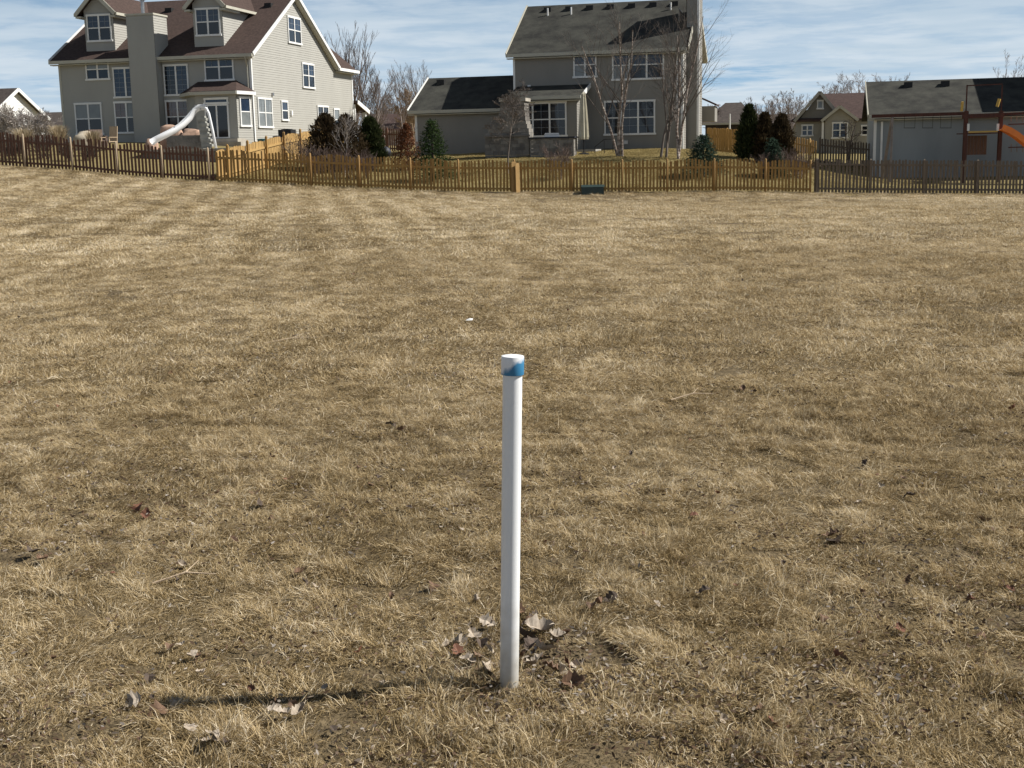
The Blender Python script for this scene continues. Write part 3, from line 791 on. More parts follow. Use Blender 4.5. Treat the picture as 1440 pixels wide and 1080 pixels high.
# bay with patio door
yb_ = -1.55
bx = [L.y(264, 170, 0)[0], L.y(276, 170, yb_)[0], L.y(334, 170, yb_)[0], -.02]
bz = L.y(300, 132, yb_)[1]
P_ = [(bx[0], 0), (bx[1], yb_), (bx[2], yb_), (bx[3], -.12)]
for i in range(3):
    T_, ln = TA(P_[i], P_[i + 1])
    siding([(0, zb), (ln, zb), (ln, bz), (0, bz)], T_, 'bay_wall', 'siding', HL)
    if i == 1:
        d0, d1 = L.y(289, 165, yb_)[0] - bx[1], L.y(322.5, 165, yb_)[0] - bx[1]
        zt_, zs_, zb_ = L.y(305, 138, yb_)[1], L.y(305, 146, yb_)[1], L.y(305, 193, yb_)[1]
        window(HL, T_, (d0, d1, zs_ + .02, zt_), 1, 'glass_sky', 'glass', sash=False)
        dr = MB()
        for (a_, b__) in ((d0, d0 + .08), (d1 - .08, d1), ((d0 + d1) / 2 - .04, (d0 + d1) / 2 + .04)):
            tb(dr, T_, a_, b__, zb_, zs_ - .03, 0, .07)
        tb(dr, T_, d0, d1, zs_ - .10, zs_ - .03, 0, .074); tb(dr, T_, d0, d1, zb_ - .06, zb_, 0, .074)
        do = dr.build('patio_door', 'trim', HL)
        for (a_, b__, mt) in ((d0 + .05, (d0 + d1) / 2 - .02, 'glass'), ((d0 + d1) / 2 + .02, d1 - .05, 'glass')):
            q = MB(); tb(q, T_, a_, b__, zb_, zs_ - .06, .02, .04); q.build('pane', mt, do)
        st = MB().box(bx[1] + d0 - .2, bx[1] + d1 + .9, yb_ - 1.1, yb_ - .02, zb_ - .9, zb_ - .1).box(bx[1] + d0 - .2, bx[1] + d1 + 1.3, yb_ - 1.6, yb_ - 1.101, zb_ - .9, zb_ - .28)
        st.build('step', 'coping', HL)
    if i == 2:
        window(HL, T_, (ln * .16, ln * .84, L.y(344, 177.5, -.8)[1], L.y(344, 136.5, -.8)[1]), 1, 'glass_sky', 'glass_sky')
rz1 = L.y(310, 114, 0)[1]
ov2 = .3
E_ = [(bx[0] - .35, -.0), (bx[1] - .12, yb_ - ov2), (bx[2] + .15, yb_ - ov2), (bx[3] + .22, -.10)]
R_ = [(bx[0] + .75, -.02, rz1), (bx[3] - .85, -.02, rz1)]
ez_ = bz + .14
slab('bay_roof', [(*E_[1], ez_), (*E_[2], ez_), R_[1], R_[0]], 'roof_brown', HL, .05)
slab('bay_roof', [(*E_[2], ez_), (*E_[3], ez_), R_[1]], 'roof_brown', HL, .05)
slab('bay_roof', [(*E_[0], ez_), (*E_[1], ez_), R_[0]], 'roof_brown', HL, .05)
for i in range(3):
    board('bay_fascia', (*E_[i], ez_ - .11), (*E_[i + 1], ez_ - .11), .10, .17, 'fascia' if i < 2 else 'trim', HL)
MB().prism([(*q, ez_ - .2) for q in E_], (0, 0, .03)).build('bay_soffit', 'fascia', HL)
# street porch beyond the far corner
pz0, pz1 = L.x(492, 141)[1], L.x(514, 156)[1]
py0, py1 = D2 + .04, L.x(513, 160)[0]
slab('porch_roof', [(xr, py0, pz0), (xr, py1, pz1), (-3.2, py1, pz1), (-3.2, py0, pz0)], 'roof_brown', HL)
board('rake_board', (xr + .03, py0, pz0 - .1), (xr + .03, py1, pz1 - .1), .05, .26, 'trim', HL)
MB().box(-.02, .22, py1 - .5, py1 - .26, zb, pz1 - .12).build('porch_post', 'trim', HL)
MB().box(-2.6, -2.4, py0, py1 - .3, zb, pz1 - .15).build('porch_wall', 'roof_brown', HL)  # dark panel stands in for the shade inside the porch opening
MB().box(-.03, .12, D2 + .05, D2 + .19, zb, pz0 - .25).build('porch_post', 'trim', HL)
# box vents
for px in (238, 378):
    q = L.y(px, 6, 4.9)
    MB().box(q[0] - .2, q[0] + .2, 4.7, 5.1, ze + sl * 4.7 + .1, ze + sl * 4.7 + .42).build('roof_vent', 'vent', HL)

# ================================================================== RIGHT-CENTRE HOUSE (taupe, grey roof)
TH2 = math.radians(14)
Rf = Frame(at(960, 130, 68.5), TH2)
HR = house('taupe_house', Rf, 0, 'two storey taupe house with weathered grey roof, side chimney and garage wing')
xl, DD = -9.06, 9.8
zb, ze, zr = .6, 6.82, 9.62
am = DD / 2; sl = (zr - ze) / am
siding([(xl, zb), (0, zb), (0, ze), (xl, ze)], TR(), 'wall', 'siding_r', HR)
siding([(0, zb), (DD, zb), (DD, ze), (am, zr), (0, ze)], TS(), 'wall', 'siding_r', HR)
siding([(0, zb), (DD, zb), (DD, ze), (am, zr), (0, ze)], TL(xl), 'wall', 'siding_r', HR)
MB().box(xl + .1, -.1, .1, DD - .1, zb, ze - .05).build('core', 'siding_r', HR)
ov = .35; e0 = ze - sl * ov + .17; z2 = zr + .17; xL, xr = xl - .3, .3
slab('roof', [(xL, -ov, e0), (xr, -ov, e0), (xr, am, z2), (xL, am, z2)], 'roof_grey', HR)
slab('roof', [(xL, am + .002, z2), (xr, am + .002, z2), (xr, DD + ov, e0), (xL, DD + ov, e0)], 'roof_grey', HR)
board('gutter', (xL, -ov - .07, e0 - .08), (xr - .06, -ov - .07, e0 - .08), .13, .17, 'fascia', HR)
MB().box(xL, xr, -ov, -.02, e0 - .25, e0 - .20).build('soffit', 'fascia', HR)
for X_ in (xL - .03, xr + .03):
    for a, b in (((X_, -ov, e0 - .04), (X_, am, z2 - .04)), ((X_, am, z2 - .04), (X_, DD + ov, e0 - .04))):
        board('rake_board', a, b, .05, .24, 'fascia', HR)
for (y0, q0, y1, q1) in ((-ov, e0, am, z2), (am, z2, DD + ov, e0)):
    MB().prism([(.03, y0, q0 - .16), (xr, y0, q0 - .16), (xr, y1, q1 - .16), (.03, y1, q1 - .16)], (0, 0, -.03)).build('soffit', 'fascia', HR)
MB().box(-.09, .03, -.03, .09, zb, ze - .25).build('corner_board', 'trim', HR)
MB().box(xl - .03, xl + .08, -.03, .09, zb, ze - .25).build('corner_board', 'trim', HR)
MB().tube([(-.28, -.40, e0 - .12), (-.28, -.34, e0 - .28), (-.28, -.06, e0 - .55), (-.28, -.06, 1.5)], .045, 6).build('downspout', 'trim', HR)
window(HR, TR(), Rf.rect(806.5, 73.5, 839, 108.5), 2, 'glass_sky', 'glass', grille=1)
window(HR, TR(), Rf.rect(861, 70.5, 934, 111.5), 3, 'glass_sky', 'glass', grille=1)
window(HR, TR(), Rf.rect(850, 141.5, 921.5, 189), 3, 'glass', 'glass', grille=2, split=.5)
for xx_, z0_, w_, h_ in ((-3.0, 1.95, .22, .2), (-5.1, 3.3, .14, .26), (-8.2, 5.0, .18, .18)):
    b = MB(); tb(b, TR(), xx_ - w_ / 2, xx_ + w_ / 2, z0_, z0_ + h_, 0, .1); b.build('wall_vent', 'steel', HR)
# chimney on the sunny side wall
c0, c1, cd, ct = 1.75, 3.5, .66, 11.1
chm = siding([(.015, zb), (cd, zb), (cd, ct), (.015, ct)], TR(c0), 'chimney', 'siding_r', HR)
siding([(c0, zb), (c1, zb), (c1, ct), (c0, ct)], TS(cd), 'chimney_side', 'siding_r', chm)
siding([(.015, zb), (cd, zb), (cd, ct), (.015, ct)], TF(c1), 'chimney_side', 'siding_r', chm)
siding([(c0, ze), (c1, ze), (c1, ct), (c0, ct)], TL(.0), 'chimney_side', 'siding_r', chm)
MB().box(-.06, cd + .06, c0 - .06, c1 + .06, ct, ct + .1).build('chimney_cap', 'fascia', chm)
MB().box(cd - .10, cd + .02, c0 - .025, c0 + .1, zb, ct - .02).build('corner_board', 'trim', chm)
# roof furniture
for px, py in ((771, 16), (801, 14.5), (830, 12.5), (859, 11), (889, 9), (919, 7.5), (949, 6)):
    q = Rf.y(px, py, am - .5)[0]; yy = am - .55; zz = ze + sl * yy + .15
    MB().box(q - .20, q + .20, yy - .2, yy + .2, zz - .12, zz + .16).build('roof_vent', 'vent', HR)
for px, py in ((770.5, 22), (803.5, 21), (943.5, 12)):
    q = Rf.y(px, py, am - 1.1)[0]; yy = am - 1.15; zz = ze + sl * yy
    lathe([(.045, 0), (.045, .46)], 10).build('vent_pipe', 'trim', HR, loc=(q, yy, zz + .1))
q = Rf.y(960, 30, 2.6)[0] - .15
dish = MB(); dish.tube([(q, 2.3, ze + sl * 2.3), (q, 2.2, ze + sl * 2.3 + .65)], .025, 6)
do = dish.build('dish_mast', 'steel', HR)
dd = lathe([(.02, 0), (.14, .02), (.24, .07), (.24, .09), (.13, .045), (.01, .03)], 16).build('satellite_dish', 'steel', HR, loc=(q + .04, 2.2, ze + sl * 2.3 + .65))
dd.rotation_euler = (math.radians(-10), math.radians(55), 0)
# front-side lower roof seen past the corner
slab('porch_roof', [(.1, DD - .4, 4.6), (.95, DD - .4, 4.2), (.95, DD + 1.5, 4.2), (.1, DD + 1.5, 4.6)], 'roof_brown', HR, .1)
MB().box(.02, .85, DD - .3, DD + 1.4, 3.2, 4.1).build('porch_wall', 'siding_r', HR)
# sunroom
sy = -2.3
sx0, sx1 = Rf.y(722, 160, sy)[0], Rf.y(811, 160, sy)[0]
sz = Rf.y(770, 139, sy)[1]; szt = Rf.y(790, 121, 0)[1]
siding([(sx0, zb), (sx1, zb), (sx1, sz), (sx0, sz)], TR(sy), 'sunroom_wall', 'siding_r', HR)
siding([(sy, zb), (0, zb), (0, szt - .1), (sy, sz)], TS(sx1), 'sunroom_wall', 'siding_r', HR)
siding([(sy, zb), (0, zb), (0, szt - .1), (sy, sz)], TL(sx0), 'sunroom_wall', 'siding_r', HR)
se = sz + .10
slab('sunroom_roof', [(sx0 - .3, sy - .35, se), (sx1 + .3, sy - .35, se), (sx1 + .3, -.02, szt + .05), (sx0 - .3, -.02, szt + .05)], 'roof_grey', HR, .12)
board('gutter', (sx0 - .3, sy - .42, se - .06), (sx1 + .3, sy - .42, se - .06), .13, .17, 'fascia', HR)
board('rake_board', (sx1 + .33, sy - .35, se - .05), (sx1 + .33, -.03, szt), .05, .22, 'trim', HR)
MB().box(sx0, sx1 + .25, sy - .35, sy - .02, se - .24, se - .19).build('soffit', 'fascia', HR)
window(HR, TR(sy), Rf.rect(726, 144, 797, 192, sy), 3, 'glass', 'glass', grille=2)
# garage wing
gx0 = Rf.y(583, 190, 0)[0]; gz = Rf.y(640, 154, 0)[1] + .02; gd = 7.6; gr = gz + 1.78
gg = .25
siding([(gx0, zb), (xl, zb), (xl, gz), (gx0, gz)], TR(gg), 'garage_wall', 'siding_r', HR)
siding([(gg, zb), (gd, zb), (gd, gz), ((gd + gg) / 2, gr), (gg, gz)], TL(gx0), 'garage_wall', 'siding_r', HR)
MB().box(gx0 + .1, xl, gg + .1, gd, zb, gz - .05).build('core', 'siding_r', HR)
gs = (gr - gz) / ((gd - gg) / 2); ge = gz - gs * .35 + .14
slab('garage_roof', [(gx0 - .3, gg - .35, ge), (xl - .02, gg - .35, ge), (xl - .02, (gd + gg) / 2, gr + .14), (gx0 - .3, (gd + gg) / 2, gr + .14)], 'roof_grey', HR)
slab('garage_roof', [(gx0 - .3, (gd + gg) / 2 + .002, gr + .14), (xl - .02, (gd + gg) / 2 + .002, gr + .14), (xl - .02, gd + .35, ge), (gx0 - .3, gd + .35, ge)], 'roof_grey', HR)
board('gutter', (gx0 - .3, gg - .42, ge - .08), (xl - .02, gg - .42, ge - .08), .13, .17, 'fascia', HR)
MB().box(gx0 - .3, xl, gg - .35, gg - .02, ge - .25, ge - .2).build('soffit', 'fascia', HR)
board('rake_board', (gx0 - .33, gg - .35, ge - .04), (gx0 - .33, (gd + gg) / 2, gr + .10), .05, .22, 'trim', HR)
MB().box(gx0 - .03, gx0 + .1, gg - .03, gg + .1, zb, gz - .25).build('corner_board', 'trim', HR)
q = Rf.y(622, 118, 3.4)[0]
MB().box(q - .22, q + .22, 3.0, 3.4, gz + gs * 2.9, gz + gs * 2.9 + .36).build('roof_vent', 'vent', HR)
# back stoop and rail
q0, q1 = Rf.y(812, 208, -3.0)[0], Rf.y(838, 208, -3.0)[0]
MB().box(q0, q1, -3.1, -1.2, 1.0, 1.72).build('stoop', 'concrete', HR)

# ================================================================== RIGHT GARAGE HOUSE (blue grey)
Gf = Frame(at(1230, 170, 64.0), TH)
HG = house('bluegrey_house', Gf, 0, 'low blue grey garage wing and house behind the play set')
GW, GD = 8.8, 8.0
zb, ze, zr = -.6, 3.06, 4.72
am = GD / 2; sl = (zr - ze) / am
siding([(0, zb), (GW, zb), (GW, ze), (0, ze)], TR(), 'wall', 'siding_g', HG)
siding([(0, zb), (GD, zb), (GD, ze), (am, zr), (0, ze)], TL(0), 'wall', 'siding_g', HG)
MB().box(.1, GW, .1, GD, zb, ze - .05).build('core', 'siding_g', HG)
ov = .35; e0 = ze - sl * ov + .14; z2 = zr + .14
slab('roof', [(-.3, -ov, e0), (GW, -ov, e0), (GW, am, z2), (-.3, am, z2)], 'roof_grey', HG)
slab('roof', [(-.3, am + .002, z2), (GW, am + .002, z2), (GW, GD + ov, e0), (-.3, GD + ov, e0)], 'roof_grey', HG)
board('gutter', (-.3, -ov - .07, e0 - .07), (GW, -ov - .07, e0 - .07), .13, .16, 'fascia', HG)
MB().box(-.3, GW, -ov, -.02, e0 - .24, e0 - .19).build('soffit', 'fascia', HG)
board('rake_board', (-.33, -ov, e0 - .05), (-.33, am, z2 - .05), .05, .22, 'fascia', HG)
MB().box(-.03, .10, -.03, .10, zb, ze - .22).build('corner_board', 'trim', HG)
MB().box(.30, .40, -.09, -.02, zb, ze - .3).build('downspout', 'trim', HG)
for px, py in ((1277, 118.5), (1329, 116)):
    q = Gf.y(px, py, am - .7)[0]; yy = am - .75
    MB().box(q - .2, q + .2, yy - .2, yy + .2, ze + sl * yy, ze + sl * yy + .34).build('roof_vent', 'vent', HG)
# two storey body of the same house, past the picture's edge
bx0, bx1, by0, by1, bz1, bz2 = GW, GW + 9.5, .6, 10.4, 6.4, 8.43
MB().box(bx0, bx1, by0, by1, zb, bz1).build('house_body', 'siding_g', HG)
bm = (by0 + by1) / 2
siding([(by0, ze), (by1, ze), (by1, bz1), (bm, bz2), (by0, bz1)], TL(bx0), 'wall', 'siding_g', HG)
slab('roof', [(bx0 - .3, by0 - .35, bz1 - .02), (bx1 + .3, by0 - .35, bz1 - .02), (bx1 + .3, bm, bz2 + .15), (bx0 - .3, bm, bz2 + .15)], 'roof_grey', HG)
slab('roof', [(bx0 - .3, bm + .002, bz2 + .15), (bx1 + .3, bm + .002, bz2 + .15), (bx1 + .3, by1 + .35, bz1 - .02), (bx0 - .3, by1 + .35, bz1 - .02)], 'roof_grey', HG)

#PART2
# ================================================================== FENCES
def picket_mesh(name, mt, w=.09, t=.02, dog=.025):
    b = MB()
    pr = [(-w / 2, 0), (w / 2, 0), (w / 2, 1 - dog * 1.2), (w / 2 - dog, 1), (-w / 2 + dog, 1), (-w / 2, 1 - dog * 1.2)]
    b.prism([(x, 0, z) for x, z in pr], (0, t, 0))
    return b.mesh(name, mt)
def fence(name, p0, p1, posts, mt, label, pitch=.145, w=.088, hmid=1.30, hend=1.17, rails=(.16, 1.0), post_mt=None, post_h=1.36, post_r=.045, side=-1, jitter=.018, round_post=True, gap_bottom=.05, seed=1):
    """p0, p1: ends on the ground; posts: distances of the posts along it; side -1: rails on the camera side"""
    rnd = random.Random(seed)
    p0 = Vector((p0[0], p0[1])); p1 = Vector((p1[0], p1[1])); Ln = (p1 - p0).length; d = (p1 - p0) / Ln
    ang = math.atan2(d.y, d.x)
    root = empty(name, (p0.x, p0.y, 0), ang, label, 'fence')
    gz = lambda s: tz(p0.x + d.x * s, p0.y + d.y * s)
    shades = []
    if isinstance(mt, str): mt = (mt,)
    meshes = [picket_mesh('picket', m_, w) for m_ in mt]
    n = int(Ln / pitch)
    S = (np.arange(n) + .5) * Ln / n
    gzs = terr(p0.x + d.x * S, p0.y + d.y * S)
    allp = sorted(posts)
    for i, s in enumerate(S):
        a = max([q for q in allp if q <= s], default=0); b_ = min([q for q in allp if q > s], default=Ln)
        u_ = (s - a) / max(b_ - a, .1)
        h = hend + (hmid - hend) * math.sin(math.pi * u_) + rnd.uniform(-jitter, jitter)
        o = link('picket', meshes[rnd.randrange(len(meshes))], root)
        o.location = (s + rnd.uniform(-.006, .006), (.0 if side < 0 else -.02) + rnd.uniform(0, .004), gzs[i] + gap_bottom)
        o.scale = (1, 1, h)
        o.rotation_euler = (0, rnd.gauss(0, .013), 0)
    ends = [0] + allp + [Ln]
    yr = -.021 if side < 0 else .021
    for a, b_ in zip(ends[:-1], ends[1:]):
        if b_ - a < .2: continue
        for r in rails:
            k = MB().bar((a + .01, yr - .0, gz(a) + r), (b_ - .01, yr - .0, gz(b_) + r), .04, .085)
            k.build('rail', mt[0], root)
    for q in posts:
        if round_post:
            pm = lathe([(post_r, 0), (post_r, post_h - .03 + .2), (post_r * .75, post_h + .2), (.012, post_h + .215)], 10)
        else:
            pm = MB().box(-post_r, post_r, -post_r, post_r, 0, post_h + .2).add([(-post_r, -post_r, post_h + .2), (post_r, -post_r, post_h + .2), (post_r, post_r, post_h + .2), (-post_r, post_r, post_h + .2), (0, 0, post_h + .26)], [(0, 1, 4), (1, 2, 4), (2, 3, 4), (3, 0, 4)])
        o = pm.build('post', post_mt or mt[0], root, smooth=round_post)
        o.location = (q, yr * 4.6, gz(q) - .2)
    return root
fx = lambda px: col(px, FENCE_Y, 250)
def post_list(a, pxs): return [fx(p) - a for p in pxs]
XA, XB, XC, XD = fx(-110), fx(303), fx(1143), fx(1560)
fence('picket_fence_dark', (XA, FENCE_Y), (XB - .02, FENCE_Y), post_list(XA, (-95, -28, 38, 104, 167, 230, 295)), 'fence_dark', 'dark red brown picket fence with pale posts below the beige house', hmid=1.36, hend=1.2, post_mt='post_pale', post_h=1.38, rails=(.2, 1.06), seed=3)
fence('picket_fence_golden', (XB + .02, FENCE_Y), (XC - .03, FENCE_Y), post_list(XB, (370, 437, 505, 577, 644, 722.5, 803, 874, 937, 1003, 1075, 1138)), ('fence_gold', 'fence_gold', 'fence_gold2'), 'golden brown cedar picket fence with arched panels crossing the field edge', post_mt='post_gold', seed=4)
fence('picket_fence_grey', (XC + .03, FENCE_Y), (XD, FENCE_Y), post_list(XC, (1147, 1222, 1297, 1372, 1447, 1522)), 'fence_grey', 'weathered grey brown picket fence with level tops in front of the play set', hmid=1.36, hend=1.35, rails=(.2, 1.2), post_mt='fence_grey', post_h=1.4, round_post=False, w=.092, seed=5)
# lot line fence running back between the two big houses
sA = (fx(305), FENCE_Y + .12); sB = (sA[0] + 15.5 * math.sin(TH), sA[1] + 15.5 * math.cos(TH))
fence('lot_fence', sA, sB, [i * 2.05 + .9 for i in range(7)], ('fence_light', 'fence_light2'), 'bright sunlit cedar fence running back between the two large houses', pitch=.10, w=.094, hmid=1.25, hend=1.17, rails=(.25, .95), post_mt='fence_gold', post_h=1.42, side=-1, round_post=False, post_r=.045, seed=6)
# broad pale boards standing at the tree
gp = empty('gate_post', (fx(725), FENCE_Y - .22, tz(fx(725), FENCE_Y - .22)), 0, 'pair of broad pale cedar boards standing upright against the golden fence', 'post')
for k, (dx, rz_, hh) in enumerate(((-.08, .55, 1.30), (.10, .75, 1.24))):
    o = MB().prism([(-.11, 0, -.1), (.11, 0, -.1), (.11, 0, hh - .04), (.07, 0, hh), (-.07, 0, hh), (-.11, 0, hh - .04)], (0, .03, 0)).build('board', 'fence_light2', gp)
    o.location = (dx, 0, 0); o.rotation_euler = (0, .02 * (1 - 2 * k), rz_)
# fences farther back
def wl(px, Y): return (col(px, Y), Y)
fence('back_fence', wl(994, 74.5), wl(1050, 73.2), [1.2, 2.3], ('fence_gold',), 'brown board fence beside the taupe house chimney, under the dark far roof', pitch=.12, w=.112, hmid=1.35, hend=1.35, round_post=False, side=1, seed=7, post_h=1.4)
fence('lot_fence', wl(1112, 66.5), wl(1149, 65.2), [.05, 1.28], ('fence_light2', 'fence_gold'), 'short golden picket fence between the bronze evergreens and the blue grey garage', pitch=.14, hmid=1.30, hend=1.25, round_post=False, post_mt='fence_light', seed=8)  # lighter wood colour stands in for sunlight on this shaded fence
fence('back_fence', wl(1151, 69.0), wl(1236, 68.0), [.1, 1.6, 3.1], ('fence_grey',), 'grey weathered picket fence in front of the small gabled house', pitch=.14, hmid=1.3, hend=1.3, round_post=False, seed=9)
fence('back_fence', wl(515, 80), wl(574, 79), [.3, 1.5, 2.4], ('fence_dark',), 'dark brown fence below the far red brown roof', pitch=.14, hmid=1.3, hend=1.3, round_post=False, seed=10)

# ================================================================== TREES
def bare_tree(name, base, height, r, seed, label, spread=.5, upright=.55, stems=1, levels=4, kids=5, mt='bark', mt2=None, group=None, lean=0.0, clear=.22, kids2=None, fine=.010, stem_dirs=None, cat='tree'):
    rnd = random.Random(seed)
    tr, br = MB(), MB()
    def grow(p, d, Ln, rad, lev):
        n = 4 if lev < 2 else (3 if lev < 3 else 2)
        pts = [p.copy()]; rads = [rad]; dirs = [d.copy()]
        for i in range(n):
            d = (d + Vector((rnd.gauss(0, .10), rnd.gauss(0, .10), rnd.gauss(0, .05) + upright * .10 * (1 if lev else .3)))).normalized()
            p = p + d * (Ln / n); pts.append(p.copy()); dirs.append(d.copy()); rads.append(max(rad * (1 - .78 * (i + 1) / n), fine * .55))
        (tr if lev == 0 else br).tube(pts, rads, 7 if lev == 0 else (5 if lev == 1 else 3), cap=False)
        if lev >= levels: return
        k = (kids2 or kids) if lev else int(kids * 1.8)
        for j in range(k):
            c0_ = clear if lev == 0 else .15
            t = c0_ + (.92 - c0_) * (j + rnd.random()) / k
            i = min(int(t * n), n - 1); f = t * n - i
            q = pts[i].lerp(pts[i + 1], f); dd = dirs[i]
            side = Vector((rnd.gauss(0, 1), rnd.gauss(0, 1), 0)); side -= dd * side.dot(dd)
            if side.length < .01: continue
            side.normalize()
            nd = (dd * upright + side * spread * rnd.uniform(.7, 1.25) + Vector((0, 0, .22 * upright))).normalized()
            grow(q, nd, Ln * (1.02 - .62 * t) * rnd.uniform(.5, .78), max((rads[i] * (1 - f) + rads[i + 1] * f) * .55, fine * .7), lev + 1)
    for s in range(stems):
        if stem_dirs: d = Vector((*stem_dirs[s], 1)).normalized()
        else: d = Vector((rnd.gauss(lean, .05 if stems == 1 else .16), rnd.gauss(0, .05 if stems == 1 else .14), 1)).normalized()
        off = Vector((0, 0, -.15)) if stems == 1 else Vector((rnd.uniform(-.2, .2), rnd.uniform(-.15, .15), -.15))
        grow(off, d, height * rnd.uniform(.86, 1.0) * (1 if stems == 1 else rnd.uniform(.8, 1)), r * rnd.uniform(.8, 1.0), 0)
    root = empty(name, base, 0, label, cat, group)
    tr.build('trunk', mt, root, smooth=True); br.build('crown', mt2 or mt, root)
    return root
def bt(px, Y, pytop, pybase=None):
    """base point under a pixel column and the height that reaches a pixel row"""
    x = col(px, Y); z = tz(x, Y)
    return (x, Y, z), max(at(px, pytop, Y)[2] - z, .3)
def tree_at(name, px, Y, pytop, label, r=.09, seed=1, **k):
    b_, h = bt(px, Y, pytop); return bare_tree(name, b_, h, r, seed, label, **k)
tree_at('bare_tree', 497, 96, 44, 'tall bare vase shaped tree standing behind the beige house gable', .10, 11, spread=.30, upright=.9, stems=7, kids=4, levels=3, clear=.12, stem_dirs=[(-.16, .05), (-.09, -.06), (-.03, .04), (.03, -.05), (.08, .05), (.14, 0), (.21, .04)], mt='far_twig', fine=.013)
tree_at('bare_tree', 528, 93, 84, 'bare tree with drooping fine twigs right of the tall vase tree', .08, 12, spread=.42, upright=.75, stems=5, kids=5, levels=3, clear=.12, mt='far_twig', fine=.011)
tree_at('bare_tree', 603, 112, 86, 'bare tree whose crown shows above the garage wing ridge', .10, 13, spread=.40, upright=.8, stems=5, kids=5, levels=3, clear=.2, mt='far_twig', fine=.010)
tree_at('bare_tree', 566, 84, 108, 'slim bare spire tree left of the garage wing', .05, 14, spread=.35, upright=.75, kids=6, kids2=3, levels=3, mt='far_twig', fine=.014, clear=.1)
tree_at('bare_tree', 581, 104, 116, 'pale tan twiggy tree behind the garage wing corner', .10, 15, spread=.6, upright=.55, stems=3, kids=6, mt='tan_twig', fine=.013)
for i, (px, Y, py) in enumerate(((518, 118, 138), (535, 122, 132), (549, 120, 140), (556, 125, 128), (574, 118, 136), (510, 110, 146), (542, 108, 150))):
    tree_at('bare_tree', px, Y, py, 'distant small bare tree in the thicket between the beige house and garage wing', .08, 30 + i, spread=.6, upright=.5, stems=3, kids=4, mt='far_twig', fine=.012, group='thicket between the houses')
for i, (px, Y, py) in enumerate(((1064, 128, 134), (1078, 122, 128), (1093, 125, 126), (1107, 118, 130), (1119, 112, 122), (1084, 108, 142), (1104, 106, 146))):
    tree_at('bare_tree', px, Y, py, 'distant bare tree rising between the dark roof and the small gabled house', .08, 50 + i, spread=.5, upright=.65, stems=2, kids=4, mt='far_twig', fine=.011, group='bare trees left of the gabled house')
for i, (px, Y, py) in enumerate(((1168, 118, 108), (1183, 122, 113), (1198, 118, 106), (1213, 116, 98), (1226, 120, 108))):
    tree_at('bare_tree', px, Y, py, 'bare tree crown showing above the red brown roof of the gabled house', .10, 60 + i, spread=.55, upright=.6, stems=2, kids=4, mt='far_twig', fine=.011, group='bare trees behind the gabled house')
for i, (px, Y, py) in enumerate(((1258, 112, 101), (1421, 105, 90), (1432, 108, 92))):
    tree_at('bare_tree', px, Y, py, 'bare treetop just showing above the blue grey garage ridge', .09, 70 + i, spread=.45, upright=.7, stems=2, kids=4, mt='far_twig', fine=.010, group='treetops above the blue grey garage')
tree_at('bare_tree', 1006, 100, 138, 'small bare tree beside the far dark roof at the taupe house corner', .07, 81, spread=.6, upright=.5, stems=2, mt='far_twig', fine=.014)
tree_at('bare_tree', 1192, 76, 158, 'dark arching bare tree in front of the small gabled house', .09, 82, spread=.8, upright=.3, stems=2, kids=4, levels=3, mt='bark_dark', fine=.011)
tree_at('young_tree', 713, 58.5, 112, 'young bare tree with slender straight trunk in front of the outdoor fireplace', .05, 83, spread=.62, upright=.5, kids=6, levels=4, clear=.40, mt='bark', fine=.008)
tree_at('young_tree', 483, 58.0, 146, 'thin pale stemmed sapling among the bronze evergreens', .03, 84, spread=.5, upright=.6, kids=5, levels=3, clear=.35, mt='pale_bark', fine=.007)
tree_at('birch_tree', 873, 62.5, 22, 'bare three stemmed birch clump before the lower triple window of the taupe house', .085, 85, spread=.55, upright=.62, stems=3, kids=6, kids2=4, clear=.30, mt='birch', mt2='bark', fine=.005, levels=3, stem_dirs=[(-.10, .02), (.02, .06), (.07, -.03)])
tree_at('birch_tree', 933, 61.5, 30, 'slim bare birch clump between the triple windows and the taupe house corner', .07, 86, spread=.5, upright=.65, stems=3, kids=6, kids2=4, clear=.25, mt='bark', mt2='bark', fine=.005, levels=3, stem_dirs=[(-.06, .05), (.02, .02), (.07, .0)])
tree_at('birch_tree', 958, 61.0, 8, 'tall birch leaning past the sunny chimney of the taupe house', .085, 87, spread=.62, upright=.55, stems=2, kids=8, kids2=4, clear=.22, mt='birch', mt2='bark', fine=.005, levels=3, stem_dirs=[(.03, .04), (.12, -.03)])
# shrubs
def shrub(px, Y, pytop, label, seed, mt='bark_warm', stems=9, sp=.35, group=None):
    b_, h = bt(px, Y, pytop); rnd = random.Random(seed)
    return bare_tree('bare_shrub', b_, h, .018, seed, label, spread=.6, upright=.6, stems=stems, levels=2, kids=5, mt=mt, group=group, clear=.2, fine=.008, stem_dirs=[(rnd.gauss(0, sp), rnd.gauss(0, sp)) for _ in range(stems)], cat='shrub')
for i, (px, Y, py) in enumerate(((447, 57.5, 196), (470, 56.8, 202), (497, 57.2, 200), (512, 57.6, 206))):
    shrub(px, Y, py, 'bare reddish twig shrub behind the golden fence at the bronze evergreens', 90 + i, group='twig shrubs by the bronze evergreens')
for i, (px, Y, py) in enumerate(((4, 58, 186), (22, 57.4, 190), (62, 58, 182), (96, 57.5, 196), (120, 58.2, 200))):
    shrub(px, Y, py, 'bare dark brown shrub behind the dark picket fence below the pale bushes', 120 + i, mt='bark_dark', stems=11, group='brown shrubs behind the dark fence')
shrub(783, 57.0, 196, 'bare reddish shrub in front of the stone bar', 95, stems=10)
shrub(420, 60.5, 182, 'bare arching shrub behind the bright cedar lot fence', 96, mt='bark', stems=9, sp=.5)
